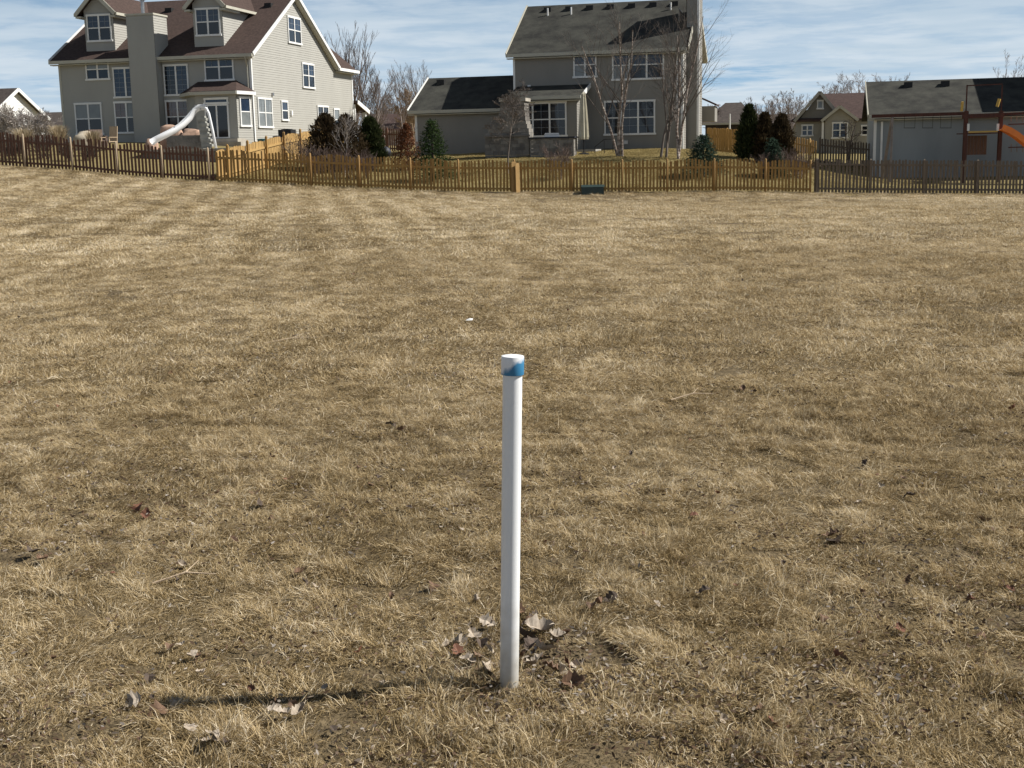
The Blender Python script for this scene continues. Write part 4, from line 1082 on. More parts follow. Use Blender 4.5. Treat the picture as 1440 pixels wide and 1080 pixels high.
for i, (px, Y, py) in enumerate(((1092, 57.5, 205), (1118, 58.5, 200), (1128, 58, 210), (1075, 57.4, 210))):
    shrub(px, Y, py, 'bare brown shrub behind the golden fence near the grey fence', 97 + i, mt='bark_warm', stems=9, group='brown shrubs near the grey fence')
for i, (px, Y, py) in enumerate(((6, 64, 141), (28, 63.5, 139), (50, 64, 148))):
    b_, h = bt(px, Y, py)
    bare_tree('bare_shrub', b_, h, .05, 110 + i, 'big pale twiggy bush in front of the white gabled house', spread=.6, upright=.55, stems=7, levels=3, kids=5, mt='pale_bark', group='pale bushes by the white house', clear=.15, fine=.014, cat='shrub', stem_dirs=[(random.Random(i * 9 + j).gauss(0, .3), random.Random(i * 7 + j).gauss(0, .3)) for j in range(7)])

# evergreens
def cards(name, mt, parent, P, N, w, l, tint, seed):
    """small leaf sprays: P points, N directions"""
    rg = np.random.default_rng(seed); n = len(P)
    N = N / np.maximum(np.linalg.norm(N, axis=1, keepdims=True), 1e-6)
    a = rg.normal(size=(n, 3)); S = np.cross(N, a); S /= np.maximum(np.linalg.norm(S, axis=1, keepdims=True), 1e-6)
    ll = l * rg.uniform(.6, 1.3, n)[:, None]; ww = w * rg.uniform(.6, 1.3, n)[:, None]
    V = np.stack([P - S * ww * .35, P + S * ww * .35, P + N * ll * .55 + S * ww * .5, P + N * ll, P + N * ll * .5 - S * ww * .5], 1).reshape(-1, 3)
    me = bpy.data.meshes.new(name)
    me.vertices.add(n * 5); me.vertices.foreach_set('co', V.ravel())
    me.loops.add(n * 5); me.loops.foreach_set('vertex_index', np.arange(n * 5))
    me.polygons.add(n); me.polygons.foreach_set('loop_start', np.arange(n) * 5)
    me.update(calc_edges=True)
    at_ = me.attributes.new('tint', 'FLOAT', 'POINT'); at_.data.foreach_set('value', np.repeat(tint, 5))
    me.materials.append(M[mt])
    return link(name, me, parent)
def spruce(px, Y, pytop, width, label, mt='spruce', seed=1, group=None, name='spruce_tree', n=5200):
    b_, h = bt(px, Y, pytop); rg = np.random.default_rng(seed)
    root = empty(name, b_, 0, label, 'tree', group)
    MB().tube([(0, 0, -.2), (0, 0, h * .5), (0, 0, h * .97)], [.07, .045, .008], 7).build('trunk', 'bark_dark', root)
    P, N, T = [], [], []
    nb = 120
    for i in range(nb):
        t = (i + rg.uniform(0, 1)) / nb
        z = h * (.03 + .94 * t ** .85); R = width / 2 * (1 - (z / h)) ** .85 * rg.uniform(.72, 1.12) + .05
        az = i * 2.399 + rg.uniform(-.3, .3); m = int(n / nb * (1.5 - t))
        f = rg.uniform(0, 1, m) ** .6
        droop = -.10 * R * f ** 2 + .10 * f * R
        c = np.stack([np.cos(az) * R * f, np.sin(az) * R * f, z + droop], 1) + rg.normal(size=(m, 3)) * np.array([.06, .06, .03]) * (.5 + f)[:, None]
        d = np.array([math.cos(az), math.sin(az), .10]) + rg.normal(size=(m, 3)) * .55
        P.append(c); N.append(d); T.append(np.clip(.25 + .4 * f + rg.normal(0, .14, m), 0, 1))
    cards('crown', mt, root, np.concatenate(P), np.concatenate(N), .035, .10, np.concatenate(T), seed)
    return root
spruce(608, 57.0, 167, 2.15, 'dark green spruce behind the golden fence at the garage wing wall', seed=1)
spruce(989, 57.2, 189, 2.3, 'bluish spruce behind the golden fence below the taupe house chimney', 'spruce_blue', 2)
spruce(1087, 57.6, 194, 1.3, 'small bluish spruce in front of the dark upright evergreens', 'spruce_blue', 3, n=3500)
def arbor(px, Y, pytop, width, label, mt, seed, group=None, n=5200, taper=2.2):
    b_, h = bt(px, Y, pytop); rg = np.random.default_rng(seed)
    root = empty('arborvitae', b_, 0, label, 'tree', group)
    MB().tube([(0, 0, -.2), (0, 0, h * .8)], [.05, .015], 6).build('trunk', 'bark_dark', root)
    z = rg.uniform(0.02, 1, n) ** .9; az = rg.uniform(0, 6.283, n)
    prof = np.minimum(1, .62 + z * 1.6) * np.clip(1 - z ** taper, 0, 1) ** .62
    lump = .62 + .75 * vnoise(az * 1.9 + seed * 5, z * 8, seed)
    f = rg.uniform(0, 1, n) ** .4
    R = width / 2 * prof * f * lump
    P = np.stack([np.cos(az) * R, np.sin(az) * R, z * h], 1) + rg.normal(size=(n, 3)) * .02
    N = np.stack([np.cos(az) * .8, np.sin(az) * .8, np.full(n, 1.0)], 1) + rg.normal(size=(n, 3)) * .5
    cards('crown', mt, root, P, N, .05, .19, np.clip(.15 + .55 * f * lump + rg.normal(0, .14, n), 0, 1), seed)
    return root
arbor(459, 59.5, 163, 1.9, 'bronze brown upright evergreen beside the bright cedar lot fence', 'arbor_brown', 5)
arbor(487, 60.0, 164, 1.75, 'bronze evergreen with the pale sapling in front of it', 'arbor_brown', 6)
arbor(521, 61.0, 167, 1.35, 'dark green upright evergreen beside the bronze pair', 'arbor_green', 7)
arbor(1053, 62.0, 150, 1.3, 'tallest dark upright evergreen right of the brown board fence', 'arbor_green', 8, n=5600, taper=1.3)
arbor(1075, 61.5, 161, 1.15, 'dark bronze evergreen in the middle of the three near the grey fence', 'arbor_brown', 9, taper=1.5)
arbor(1099, 61.5, 163, 1.3, 'dark bronze evergreen beside the short golden fence', 'arbor_brown', 10, taper=1.6)
def rust_tree(px, Y, pytop, width, label, seed, n=2600):
    b_, h = bt(px, Y, pytop); rg = np.random.default_rng(seed)
    root = bare_tree('rust_tree', b_, h, .05, seed, label, spread=.7, upright=.35, kids=9, levels=2, clear=.08, mt='bark_warm', fine=.007)
    z = rg.uniform(0.02, .98, n); az = rg.uniform(0, 6.283, n); R = width / 2 * (1 - z) ** .7 * rg.uniform(0, 1, n) ** .5
    R *= .6 + .7 * vnoise(az * 1.5, z * 6, seed)
    P = np.stack([np.cos(az) * R, np.sin(az) * R, z * h], 1)
    cards('leaves', 'rust', root, P, rg.normal(size=(n, 3)) + np.array([0, 0, -.4]), .045, .09, np.clip(rg.normal(.5, .2, n), 0, 1), seed)
    return root
rust_tree(572, 60.5, 172, 1.9, 'rust leaved conical tree left of the dark green spruce', 21)
def grass_clump(px, Y, pytop, width, label, seed, n=420, group=None):
    b_, h = bt(px, Y, pytop); rg = np.random.default_rng(seed)
    root = empty('ornamental_grass', b_, 0, label, 'plant', group)
    b = MB(); tint = []
    for i in range(n):
        az = rg.uniform(0, 6.283); r = rg.uniform(0, .14); k = rg.uniform(.1, 1) * width / 2; hh = h * rg.uniform(.6, 1.0); c, s = math.cos(az), math.sin(az)
        w = .012; q = []
        for t in (0, .5, .85, 1):
            rad = r + k * t ** 2.2; z = hh * (t * 1.25 - .30 * t ** 3); q.append((c * rad, s * rad, z))
        for j, (x, y, z) in enumerate(q[:-1]):
            b.v += [(x - s * w, y + c * w, z), (x + s * w, y - c * w, z)]
        b.v.append(q[-1]); m0 = len(b.v) - 7
        b.f += [(m0, m0 + 1, m0 + 3, m0 + 2), (m0 + 2, m0 + 3, m0 + 5, m0 + 4), (m0 + 4, m0 + 5, m0 + 6)]
        b.t += [float(np.clip(rg.normal(.5, .2), 0, 1))] * 7
    b.build('blades', 'straw', root)
    return root
grass_clump(34, 60, 176, 1.3, 'broad straw ornamental grass clump behind the dark fence by the pale bushes', 1)
grass_clump(84, 61, 172, 1.2, 'straw ornamental grass clump near the beige house far corner', 2)
grass_clump(131, 60.5, 180, 1.0, 'arching pale grass clump in front of the patio chair', 3)

# ================================================================== BOULDERS, POOL, SLIDE
def boulder(px, Y, pytop, w, d_, mt, label, seed, group=None, sink=.25):
    b_, h = bt(px, Y, pytop); rg = np.random.default_rng(seed)
    b = MB(); nu, nv = 18, 11
    for j in range(nv):
        for i in range(nu):
            ph = math.pi * j / (nv - 1); th = 2 * math.pi * i / nu
            x, y, z = math.sin(ph) * math.cos(th), math.sin(ph) * math.sin(th), -math.cos(ph)
            k = .78 + .5 * float(vnoise(x * 1.7 + z * 1.1 + seed * 7, y * 1.7 + z * .7, seed)) * .9
            q = [np.sign(v) * abs(v) ** .72 for v in (x, y, z)]
            b.v.append((q[0] * k * w / 2, q[1] * k * d_ / 2, (q[2] * k + .5) * h * .66))
    for j in range(nv - 1):
        for i in range(nu):
            b.f.append((j * nu + i, j * nu + (i + 1) % nu, (j + 1) * nu + (i + 1) % nu, (j + 1) * nu + i))
    o = b.build('boulder', mt, None, smooth=True, loc=(b_[0], b_[1], b_[2] - .05))
    return tag(o, label, 'boulder', group)
boulder(241, 63.5, 176, 1.15, .8, 'boulder', 'rounded pink boulder behind the white pool slide chute', 1)
boulder(271, 63.2, 179, 1.1, .8, 'boulder', 'angular pink boulder between the slide chute and ladder', 2)
boulder(118, 64.5, 184, .9, .7, 'boulder_tan', 'tan boulder on the terrace below the lower left windows', 4)
boulder(213, 62.5, 194, .6, .6, 'boulder', 'small dark pink boulder at the foot of the slide chute', 5)
# pool terrace
def flat(pxs, Y0, Y1, z): return z
zx = tz(col(255, 60.5), 60.5)
pt_ = MB(); x0, x1 = col(196, 60.2), col(336, 60.2)
ptop = at(265, 209.5, 60.0)[2]
PT = empty('pool_terrace', (0, 0, 0), 0, 'low stone pool terrace with pale coping behind the dark fence', 'terrace')
MB().prism([(x0, 60.3, ptop - .12), (x0 + .8, 59.9, ptop - .12), (x1 - .8, 59.9, ptop - .12), (x1, 60.4, ptop - .12), (x1 + .4, 63.4, ptop - .12), (x0, 63.4, ptop - .12)], (0, 0, -1.2)).build('wall', 'stone', PT)
nseg = 9
for i in range(nseg):
    a = x0 - .08 + (x1 - x0 + .1) * i / nseg; b__ = x0 - .08 + (x1 - x0 + .1) * (i + 1) / nseg - .015
    MB().prism([(a, 59.84, ptop - .118), (b__, 59.84, ptop - .118), (b__, 63.45, ptop - .118), (a, 63.45, ptop - .118)], (0, 0, .12 + .006 * (i % 3))).build('coping_slab', 'coping', PT)
# raised stone block under the boulders
sw_ = MB(); xa, xb = col(236, 62.8), col(291, 62.8)
SB = empty('stone_wall', (0, 0, 0), 0, 'grey stone raised wall under the pink boulders behind the slide', 'wall')
zt_ = at(262, 190, 62.6)[2]
k = 0; zz = ptop + .006; rnd = random.Random(4)
while zz < zt_ - .01:
    xx = xa
    while xx < xb - .05:
        wdt = min(rnd.uniform(.24, .48), xb - xx); hh = min(.17, zt_ - zz)
        MB().box(xx, xx + wdt - .012, 62.62 + rnd.uniform(0, .02), 63.35, zz, zz + hh - .010).build('stone', 'stone', SB); xx += wdt
    zz += .17
MB().box(xa + .02, xb - .02, 62.66, 63.3, ptop - .2, zt_ - .02).build('mortar', 'concrete', SB)
# slide
SL = empty('pool_slide', (col(262, 61.6), 61.6, ptop), 0, 'white curved pool slide with grey ladder on the stone terrace', 'slide')
ox, oy, oz = SL.location
def sp_(px, py, Y):
    q = at(px, py, Y); return Vector((q[0] - ox, Y - oy, q[2] - oz))
path = [sp_(289, 153.5, 62.1), sp_(281, 153.5, 62.05), sp_(275, 158, 62.0), sp_(268, 168, 61.85), sp_(258, 178, 61.6), sp_(246, 186, 61.3), sp_(232, 193, 61.0), sp_(221, 198.5, 60.85), sp_(214, 203, 60.8)]
b = MB(); prof = [(-.34, .20), (-.30, .22), (-.27, .10), (-.16, .0), (.16, .0), (.27, .10), (.30, .22), (.34, .20), (.31, .06), (.18, -.05), (-.18, -.05), (-.31, .06)]
npf = len(prof)
for i, p_ in enumerate(path):
    d = (path[min(i + 1, len(path) - 1)] - path[max(i - 1, 0)]).normalized()
    sd = Vector((d.y, -d.x, 0)); sd = Vector((-.25, 1.0, 0)).normalized() if i < 3 else Vector((-.45, 1.0, 0)).normalized()
    sd = (sd - d * sd.dot(d)).normalized(); up = sd.cross(d).normalized()
    if up.z < 0: up = -up
    for a, h_ in prof:
        q = p_ + sd * a * 1.05 + up * h_; b.v.append(tuple(q))
for i in range(len(path) - 1):
    for j in range(npf):
        b.f.append((i * npf + j, i * npf + (j + 1) % npf, (i + 1) * npf + (j + 1) % npf, (i + 1) * npf + j))
b.f.append(tuple(range(npf))); b.f.append(tuple(range((len(path) - 1) * npf, len(path) * npf))[::-1])
b.build('chute', 'slide_white', SL, smooth=True)
for dy in (-.26, .26):
    MB().tube([sp_(283, 152, 62.1 + dy), sp_(290, 152.5, 62.1 + dy), sp_(293.5, 160, 62.1 + dy), sp_(299, 184, 62.1 + dy), sp_(304, 209.5, 62.1 + dy)], [.07, .075, .07, .065, .065], 8).build('ladder_rail', 'slide_white', SL, smooth=True)
for i in range(6):
    q = sp_(286 + i * 1.7, 166 + i * 7.3, 62.1)
    MB().box(q.x - .26, q.x + .16, q.y - .24, q.y + .24, q.z - .12, q.z).build('step', 'grey_step', SL)
b = MB(); q0 = sp_(285, 163, 62.1); q1 = sp_(294, 209.5, 62.1)
b.prism([(q0.x - .22, q0.y - .2, q0.z), (q0.x + .12, q0.y - .2, q0.z), (q1.x + .12, q1.y - .2, q1.z), (q1.x - .3, q1.y - .2, q1.z)], (0, .4, 0)).build('pedestal', 'grey_step', SL)
for px_, py_, dy in ((274, 148, -.25), (284, 147, .25)):
    a = sp_(px_ + 1, 156, 62.0 + dy); c_ = sp_(px_, py_, 62.0 + dy); e_ = sp_(px_ + 7, py_ - .4, 62.0 + dy); g_ = sp_(px_ + 8, 156, 62.0 + dy)
    MB().tube([a, c_, e_, g_], .022, 6).build('handrail', 'steel', SL)
# patio chair
cp, ch_ = bt(154, 64.2, 182)
CH = empty('patio_chair', cp, -.5, 'pale high backed patio chair on the terrace by the arching grass', 'chair')
MB().box(-.28, .28, -.28, .28, .38, .43).build('seat', 'post_pale', CH)
b = MB().prism([(-.26, .26, .42), (.26, .26, .42), (.26, .34, 1.15), (-.26, .34, 1.15)], (0, .035, 0)); b.build('backrest', 'post_pale', CH)
for sx_ in (-1, 1):
    for sy_ in (-1, 1):
        MB().box(sx_ * .26 - .025, sx_ * .26 + .025, sy_ * .25 - .025, sy_ * .25 + .025, -.02, .60 if sy_ < 0 else .38).build('leg', 'post_pale', CH)
    MB().box(sx_ * .28 - .04, sx_ * .28 + .04, -.30, .27, .60, .63).build('armrest', 'post_pale', CH)
cp, _ = bt(139, 65.2, 182)
TB = empty('patio_chair', cp, .6, 'brown wicker patio chair beside the pale high backed chair', 'chair')
MB().box(-.3, .3, -.3, .3, .1, .42).build('seat', 'bark_warm', TB)
MB().prism([(-.32, .26, .1), (.32, .26, .1), (.34, .36, .95), (-.34, .36, .95)], (0, .06, 0)).build('backrest', 'bark_warm', TB)
for sx_ in (-1, 1): MB().box(sx_ * .31 - .05, sx_ * .31 + .05, -.32, .26, .1, .62).build('armrest', 'bark_warm', TB)
# air conditioner, bins
q = L.w(1.5, 2.6); qz = tz(q[0], q[1])
px_ac = col(402, 69)
AC = empty('air_conditioner', (px_ac, 69.6, at(402, 199, 69.6)[2] - .0), -TH, 'black air conditioner unit beside the sunlit beige wall', 'air conditioner')
MB().box(-.36, .36, -.36, .36, -.6, .62).build('casing', 'black', AC)
lathe([(.30, 0), (.30, .03), (.05, .05)], 16).build('fan_guard', 'vent', AC, loc=(0, 0, .62))
for i in range(7): MB().box(-.34, .34, -.372, -.36, -.1 + i * .1, -.05 + i * .1).build('louvre', 'vent', AC)
for nm, px_, Y_, py0_, py1_, r_, mt, lb in (('storage_bin', 369, 68.6, 206, 195, .24, 'bin_blue', 'teal round storage bin at the corner of the beige house'), ('storage_bin', 389.5, 68.8, 202, 191, .2, 'tarp', 'dark storage bin beside the air conditioner unit')):
    x_ = col(px_, Y_); zb_ = tz(x_, Y_) - .02; zt2 = at(px_, py1_, Y_)[2]
    e = empty(nm, (x_, Y_, zb_), 0, lb, 'bin'); hh = zt2 - zb_
    lathe([(r_ * .85, 0), (r_, hh * .9)], 18).build('body', mt, e, smooth=False); lathe([(r_ * 1.06, hh * .9), (r_ * 1.06, hh * .96), (r_ * .7, hh), (.01, hh * 1.01)], 18).build('lid', mt, e)
b_, h = bt(541, 62.0, 204)
e = empty('kettle_grill', b_, 0, 'dark covered kettle grill between the green evergreen and rust tree', 'grill')
bl = lathe([(.02, .42), (.22, .48), (.30, .64), (.30, .70), (.24, .84), (.10, .93), (.02, .95)], 18).build('bowl', 'tarp', e, smooth=True)
for a in (0, 2.1, 4.2): MB().tube([(.2 * math.cos(a), .2 * math.sin(a), .52), (.32 * math.cos(a), .32 * math.sin(a), -.03)], .015, 6).build('leg', 'black', e)

# ================================================================== PATIO OF THE TAUPE HOUSE
def stone_stack(root, x0, x1, y0, y1, z0, z1, seed, course=.2, lean=None):
    rnd = random.Random(seed); z = z0
    while z < z1 - .02:
        h = min(course * rnd.uniform(.8, 1.2), z1 - z); a0, a1 = lean(z) if lean else (x0, x1); x = a0
        while x < a1 - .03:
            w = min(rnd.uniform(.22, .5), a1 - x)
            if a1 - x - w < .1: w = a1 - x
            j = rnd.uniform(-.012, .012)
            MB().box(x + .005, x + w - .005, y0 + j, y1 + j * .5, z + .004, z + h - .006).build('stone', 'stone2' if rnd.random() < .4 else 'stone', root); x += w
        z += h
FY = 64.6
fr_ = empty('outdoor_fireplace', (col(712, FY), FY, 0), -TH2, 'grey stone outdoor fireplace with stepped chimney in front of the sunroom', 'fireplace')
fo = fr_.location.x
def fxz(px, py): q = at(px, py, FY); return q[0] - fo, q[2]
zg = tz(fo, FY) - .1
prof_ = [(217, 681, 745), (192, 681, 745), (188, 684, 745), (180, 693, 742), (172, 699, 740), (160, 702, 738.5), (150, 703.5, 738), (143, 704, 738)]
pz_ = [(fxz(712, py)[1], fxz(a, py)[0], fxz(b__, py)[0]) for py, a, b__ in prof_]
def lean_(z):
    zs = [q[0] for q in pz_]; return float(np.interp(z, zs, [q[1] for q in pz_])), float(np.interp(z, zs, [q[2] for q in pz_]))
stone_stack(fr_, 0, 0, 0, .95, zg, pz_[-1][0], 5, .19, lean_)
a_, b__ = lean_(pz_[-1][0]); MB().box(a_ - .08, b__ + .08, -.08, 1.03, pz_[-1][0], pz_[-1][0] + .16).build('chimney_cap', 'coping', fr_)
a_, b__ = lean_(pz_[1][0] - .02); MB().box(a_ - .06, b__ + .06, -.10, .0, pz_[1][0] - .02, pz_[1][0] + .07).build('mantel', 'stone2', fr_)
BY = 63.8
bar = empty('stone_bar', (col(775, BY), BY, 0), -TH2, 'grey stone patio bar with dark counter below the sunroom windows', 'counter')
bo = bar.location.x
ba, bb = at(744, 205, BY)[0] - bo, at(807.5, 205, BY)[0] - bo; bz_ = at(775, 194.5, BY)[2]
stone_stack(bar, ba, bb, 0, .75, tz(bo, BY) - .1, bz_, 9, .18)
MB().box(ba - .06, bb + .06, -.08, .83, bz_, bz_ + .07).build('countertop', 'tarp', bar)
# white box grill on the bar
qx = at(776, 190, BY + .3)[0]
gb = empty('counter_grill', (qx, BY + .35, bz_ + .07), 0, 'small white lidded box standing on the stone bar', 'box')
MB().prism([(-.36, -.2, 0), (.36, -.2, 0), (.36, -.2, .13), (.32, -.2, .19), (-.32, -.2, .19), (-.36, -.2, .13)], (0, .4, 0)).build('box', 'trim', gb)
MB().box(-.34, .34, -.215, -.2005, .10, .125).build('lid_seam', 'steel', gb)
# closed umbrella
UY = 64.2
ux = col(821, UY); uz = tz(ux, UY)
um = empty('patio_umbrella', (ux, UY, uz), 0, 'closed cream patio umbrella beside the sunroom corner', 'umbrella')
u1, u2 = at(821, 129, UY)[2] - uz, at(821, 196, UY)[2] - uz
b = MB(); nn = 20
for (t, r_) in ((0, .22), (.05, .235), (.3, .21), (.6, .17), (.85, .12), (.96, .09), (1, .01)):
    for k in range(nn):
        a = 2 * math.pi * k / nn; r2 = r_ * (1 + .16 * (1 if k % 2 else -1)); b.v.append((r2 * math.cos(a), r2 * math.sin(a), u2 + (u1 - u2) * t))
for i in range(6):
    for k in range(nn): b.f.append((i * nn + k, i * nn + (k + 1) % nn, (i + 1) * nn + (k + 1) % nn, (i + 1) * nn + k))
b.f.append(tuple(range(nn))[::-1]); b.f.append(tuple(6 * nn + k for k in range(nn)))
b.build('canopy', 'canvas', um)
lathe([(.025, 0), (.025, u2 + .2)], 10).build('pole', 'black', um); lathe([(.28, -.03), (.28, .05), (.06, .12)], 16).build('base', 'black', um)
# stair rail
RY = 64.6
rx0 = col(836, RY); rzb = tz(rx0, RY)
sr = empty('stair_rail', (rx0, RY, rzb), -TH2, 'black metal stair rail at the back stoop beside the birch clump', 'railing')
rt = at(856, 196, RY)[2] - rzb; rl = (874 - 836) / F_PX * RY
MB().tube([(0, 0, rt * .45), (rl * .35, 0, rt), (rl, 0, rt)], .022, 6).build('handrail', 'black', sr)
for t, zt2 in ((.02, rt * .47), (.36, rt), (.68, rt), (.98, rt)): MB().tube([(rl * t, 0, -.1), (rl * t, 0, zt2)], .02, 6).build('baluster', 'black', sr)
MB().tube([(rl * .36, 0, rt * .35), (rl, 0, rt * .35)], .015, 6).build('lower_rail', 'black', sr)

# ================================================================== UTILITY BOX
uy = 53.3; ux_ = col(833.5, uy, 262)
ub = empty('utility_box', (ux_, uy, tz(ux_, uy)), 0, 'low dark green utility box in front of the golden fence', 'utility box')
hw = 15.5 / F_PX * uy; uh = 13.5 / F_PX * uy
MB().prism([(-hw, 0, -.1), (hw, 0, -.1), (hw, 0, uh * .8), (-hw, 0, uh * .8)], (0, .5, 0)).build('casing', 'green_box', ub)
MB().prism([(-hw - .02, -.02, uh * .8), (-hw - .02, .52, uh * .8), (-hw + .0, .50, uh), (-hw + .0, .06, uh)], (2 * hw + .04, 0, 0)).build('lid', 'green_box', ub)

# ================================================================== PLAY SET
PY = 60.0
ps = empty('play_set', (col(1383, PY), PY, 0), 0, 'red brown wooden play set with orange slide and swing beam', 'play set')
po = ps.location.x
def pp(px, py, Y=PY): q = at(px, py, Y); return Vector((q[0] - po, Y - PY, q[2]))
gz_ = tz(po, PY) - .15
def post_(px, top, Y, w=.10, mt='redwood', nm='post', bottom=None):
    t = pp(px, top, Y); MB().box(t.x - w / 2, t.x + w / 2, t.y - w / 2, t.y + w / 2, gz_ if bottom is None else bottom, t.z).build(nm, mt, ps)
for px_ in (1359, 1408):
    post_(px_, 156, PY, .15); post_(px_ - 1, 158, PY + 1.5, .13)
    post_(px_ + (1 if px_ < 1380 else 1.5), 119.5, PY + .7, .05, 'redwood', 'roof_post', pp(px_, 160).z)
MB().bar(pp(1360, 120.5, PY + .7), pp(1409.5, 118.2, PY + .7), .05, .05).build('roof_beam', 'redwood', ps)
for Y_ in (PY - .06, PY + 1.56):
    MB().bar(pp(1353, 164, Y_), pp(1412, 161.5, Y_), .05, .20).build('guard_rail', 'redwood', ps)
MB().bar(pp(1362, 185.8, PY - .03), pp(1403, 184.6, PY - .03), .05, .07).build('platform_edge', 'yellow', ps)
q0, q1 = pp(1361, 187), pp(1405, 187)
for i in range(9):
    a = q0.x + (q1.x - q0.x) * i / 9; MB().box(a, a + (q1.x - q0.x) / 9 - .012, -.02, 1.5, q0.z - .05, q0.z).build('deck_board', 'redwood', ps)
q0, q1 = pp(1368, 218), pp(1397, 190)
for i in range(6):
    a = q0.x + (q1.x - q0.x) * i / 6; MB().box(a, a + (q1.x - q0.x) / 6 - .015, .75, .775, q0.z, q1.z).build('shade_board', 'fence_dark', ps)  # dark boards stand in for the shaded opening under the tower
# swing beam and A frame
MB().bar(pp(1226, 163.5, PY + .8), pp(1362, 159.5, PY + .8), .09, .15).build('swing_beam', 'redwood', ps)
for dy in (-.75, .75):
    MB().bar(pp(1255, 165, PY + .8), Vector((pp(1255, 165).x, .8 + dy, gz_)), .10, .10).build('frame_leg', 'frame_grey', ps)
for px_ in (1272, 1287, 1298, 1312, 1323, 1338):
    t = pp(px_, 163, PY + .8); MB().tube([t, t + Vector((.0, 0, -.55))], .010, 5).build('swing_chain', 'black', ps)
for a, b__ in ((1272, 1287), (1298, 1312), (1323, 1338)):
    t0, t1 = pp(a, 163, PY + .8), pp(b__, 163, PY + .8); MB().bar(t0 + Vector((0, 0, -.55)), t1 + Vector((0, 0, -.55)), .14, .025).build('swing_seat', 'tarp', ps)
# right ladder frame
MB().bar(pp(1410, 160.5, PY + .8), pp(1500, 157, PY + .8), .09, .12).build('ladder_beam', 'redwood', ps)
for py_ in (174.5, 207): MB().bar(pp(1418, py_ + .4, PY + .3), pp(1500, py_ - 2, PY + .3), .05, .05).build('ladder_bar', 'redwood', ps)
for px_ in (1422, 1430, 1438, 1446):
    for (p0_, p1_) in ((163, 172), (202, 214)): MB().bar(pp(px_, p0_, PY + .3), pp(px_, p1_, PY + .3), .03, .03).build('ladder_rung', 'frame_grey', ps)
# slide
b = MB(); pa, pb = pp(1406, 181.5, PY - .1), pp(1492, 232, PY - 1.3)
NS = 8
for i in range(NS + 1):
    t = i / NS; c_ = pa.lerp(pb, t) + Vector((0, 0, .07 * math.sin(t * 9)))
    for (a, h_) in ((-.30, .20), (-.26, .20), (-.23, .0), (.23, .0), (.26, .20), (.30, .20), (.27, -.05), (-.27, -.05)):
        b.v.append((c_.x + h_ * .35, c_.y + a, c_.z + h_))
for i in range(NS):
    for j in range(8): b.f.append((i * 8 + j, i * 8 + (j + 1) % 8, (i + 1) * 8 + (j + 1) % 8, (i + 1) * 8 + j))
b.f += [tuple(range(8)), tuple(range(NS * 8, NS * 8 + 8))[::-1]]
b.build('slide', 'plastic_orange', ps)
MB().bar(pp(1352, 156.5, PY - .1), pp(1353.5, 143, PY - .15), .10, .10).build('telescope', 'yellow', ps)
MB().bar(pp(1402, 150, PY - .1), pp(1405.5, 139, PY - .15), .12, .12).build('steering_wheel', 'yellow', ps)
for px_ in (1360.5, 1402): MB().box(pp(px_, 180).x - .05, pp(px_, 180).x + .05, -.13, -.06, pp(px_, 184).z, pp(px_, 174).z).build('handle', 'trim', ps)

# ================================================================== FAR HOUSES
def far_house(px0, px1, Y, py_eave, label, th=TH, mt='siding_far'):
    fr = Frame(at(px0, 180, Y), th); return fr, house('far_house', fr, 0, label)
# white gable, its lit end facing the sun
Wf = Frame(at(-26, 180, 86), TH); HW = house('white_house', Wf, 0, 'white gabled house with dark roof behind the pale bushes')
ya_, za_ = Wf.x(20, 127); y1_, zev = Wf.x(61, 166); y0_ = 2 * ya_ - y1_; zb_ = 2.0
siding([(y0_, zb_), (y1_, zb_), (y1_, zev), (ya_, za_), (y0_, zev)], TS(), 'wall', 'siding_w', HW, course=.2)
siding([(-9, zb_), (0, zb_), (0, zev), (-9, zev)], TR(y0_), 'wall', 'siding_w', HW, course=.2)
for sg in (-1, 1):
    ey = ya_ + sg * (y1_ - ya_ + .35); ez = zev - (za_ - zev) / (y1_ - ya_) * .35
    slab('roof', [(-9.3, ya_ + sg * .002, za_ + .15), (.3, ya_ + sg * .002, za_ + .15), (.3, ey, ez + .15), (-9.3, ey, ez + .15)], 'roof_dark', HW)
    board('rake_board', (.33, ya_, za_ + .05), (.33, ey, ez + .05), .05, .22, 'trim', HW)
# dark tree line house left of it
def hip(name, px0, px1, Y, py_eave, py_ridge, rx0, rx1, label, mtw, mtr, depth=8, zb_=1.0):
    fr, h_ = far_house(px0, px1, Y, py_eave, label)
    a1, ze_ = fr.y(px1, py_eave); zr_ = fr.y((px0 + px1) / 2, py_ridge, depth / 2)[1]
    r0_, r1_ = fr.y(rx0, py_ridge, depth / 2)[0], fr.y(rx1, py_ridge, depth / 2)[0]
    siding([(0, zb_), (a1, zb_), (a1, ze_), (0, ze_)], TR(), 'wall', mtw, h_, course=.2)
    siding([(0, zb_), (depth, zb_), (depth, ze_), (0, ze_)], TS(a1), 'wall', mtw, h_, course=.2)
    siding([(0, zb_), (depth, zb_), (depth, ze_), (0, ze_)], TL(0), 'wall', mtw, h_, course=.2)
    o3 = .35; c = [(-o3, -o3, ze_), (a1 + o3, -o3, ze_), (a1 + o3, depth + o3, ze_), (-o3, depth + o3, ze_)]; k0, k1 = (r0_, depth / 2, zr_), (r1_, depth / 2, zr_)
    MB().add(c + [k0, k1], [(0, 1, 5, 4), (1, 2, 5), (2, 3, 4, 5), (3, 0, 4), (3, 2, 1, 0)]).build('roof', mtr, h_)
    board('gutter', (-o3, -o3 - .06, ze_ - .06), (a1 + o3, -o3 - .06, ze_ - .06), .1, .14, 'fascia', h_)
    return fr, h_
hip('far_house', 992, 1058, 98, 172, 144.5, 1020, 1043, 'far house with dark hipped roof beside the taupe house chimney', 'roof_dark', 'roof_dark')
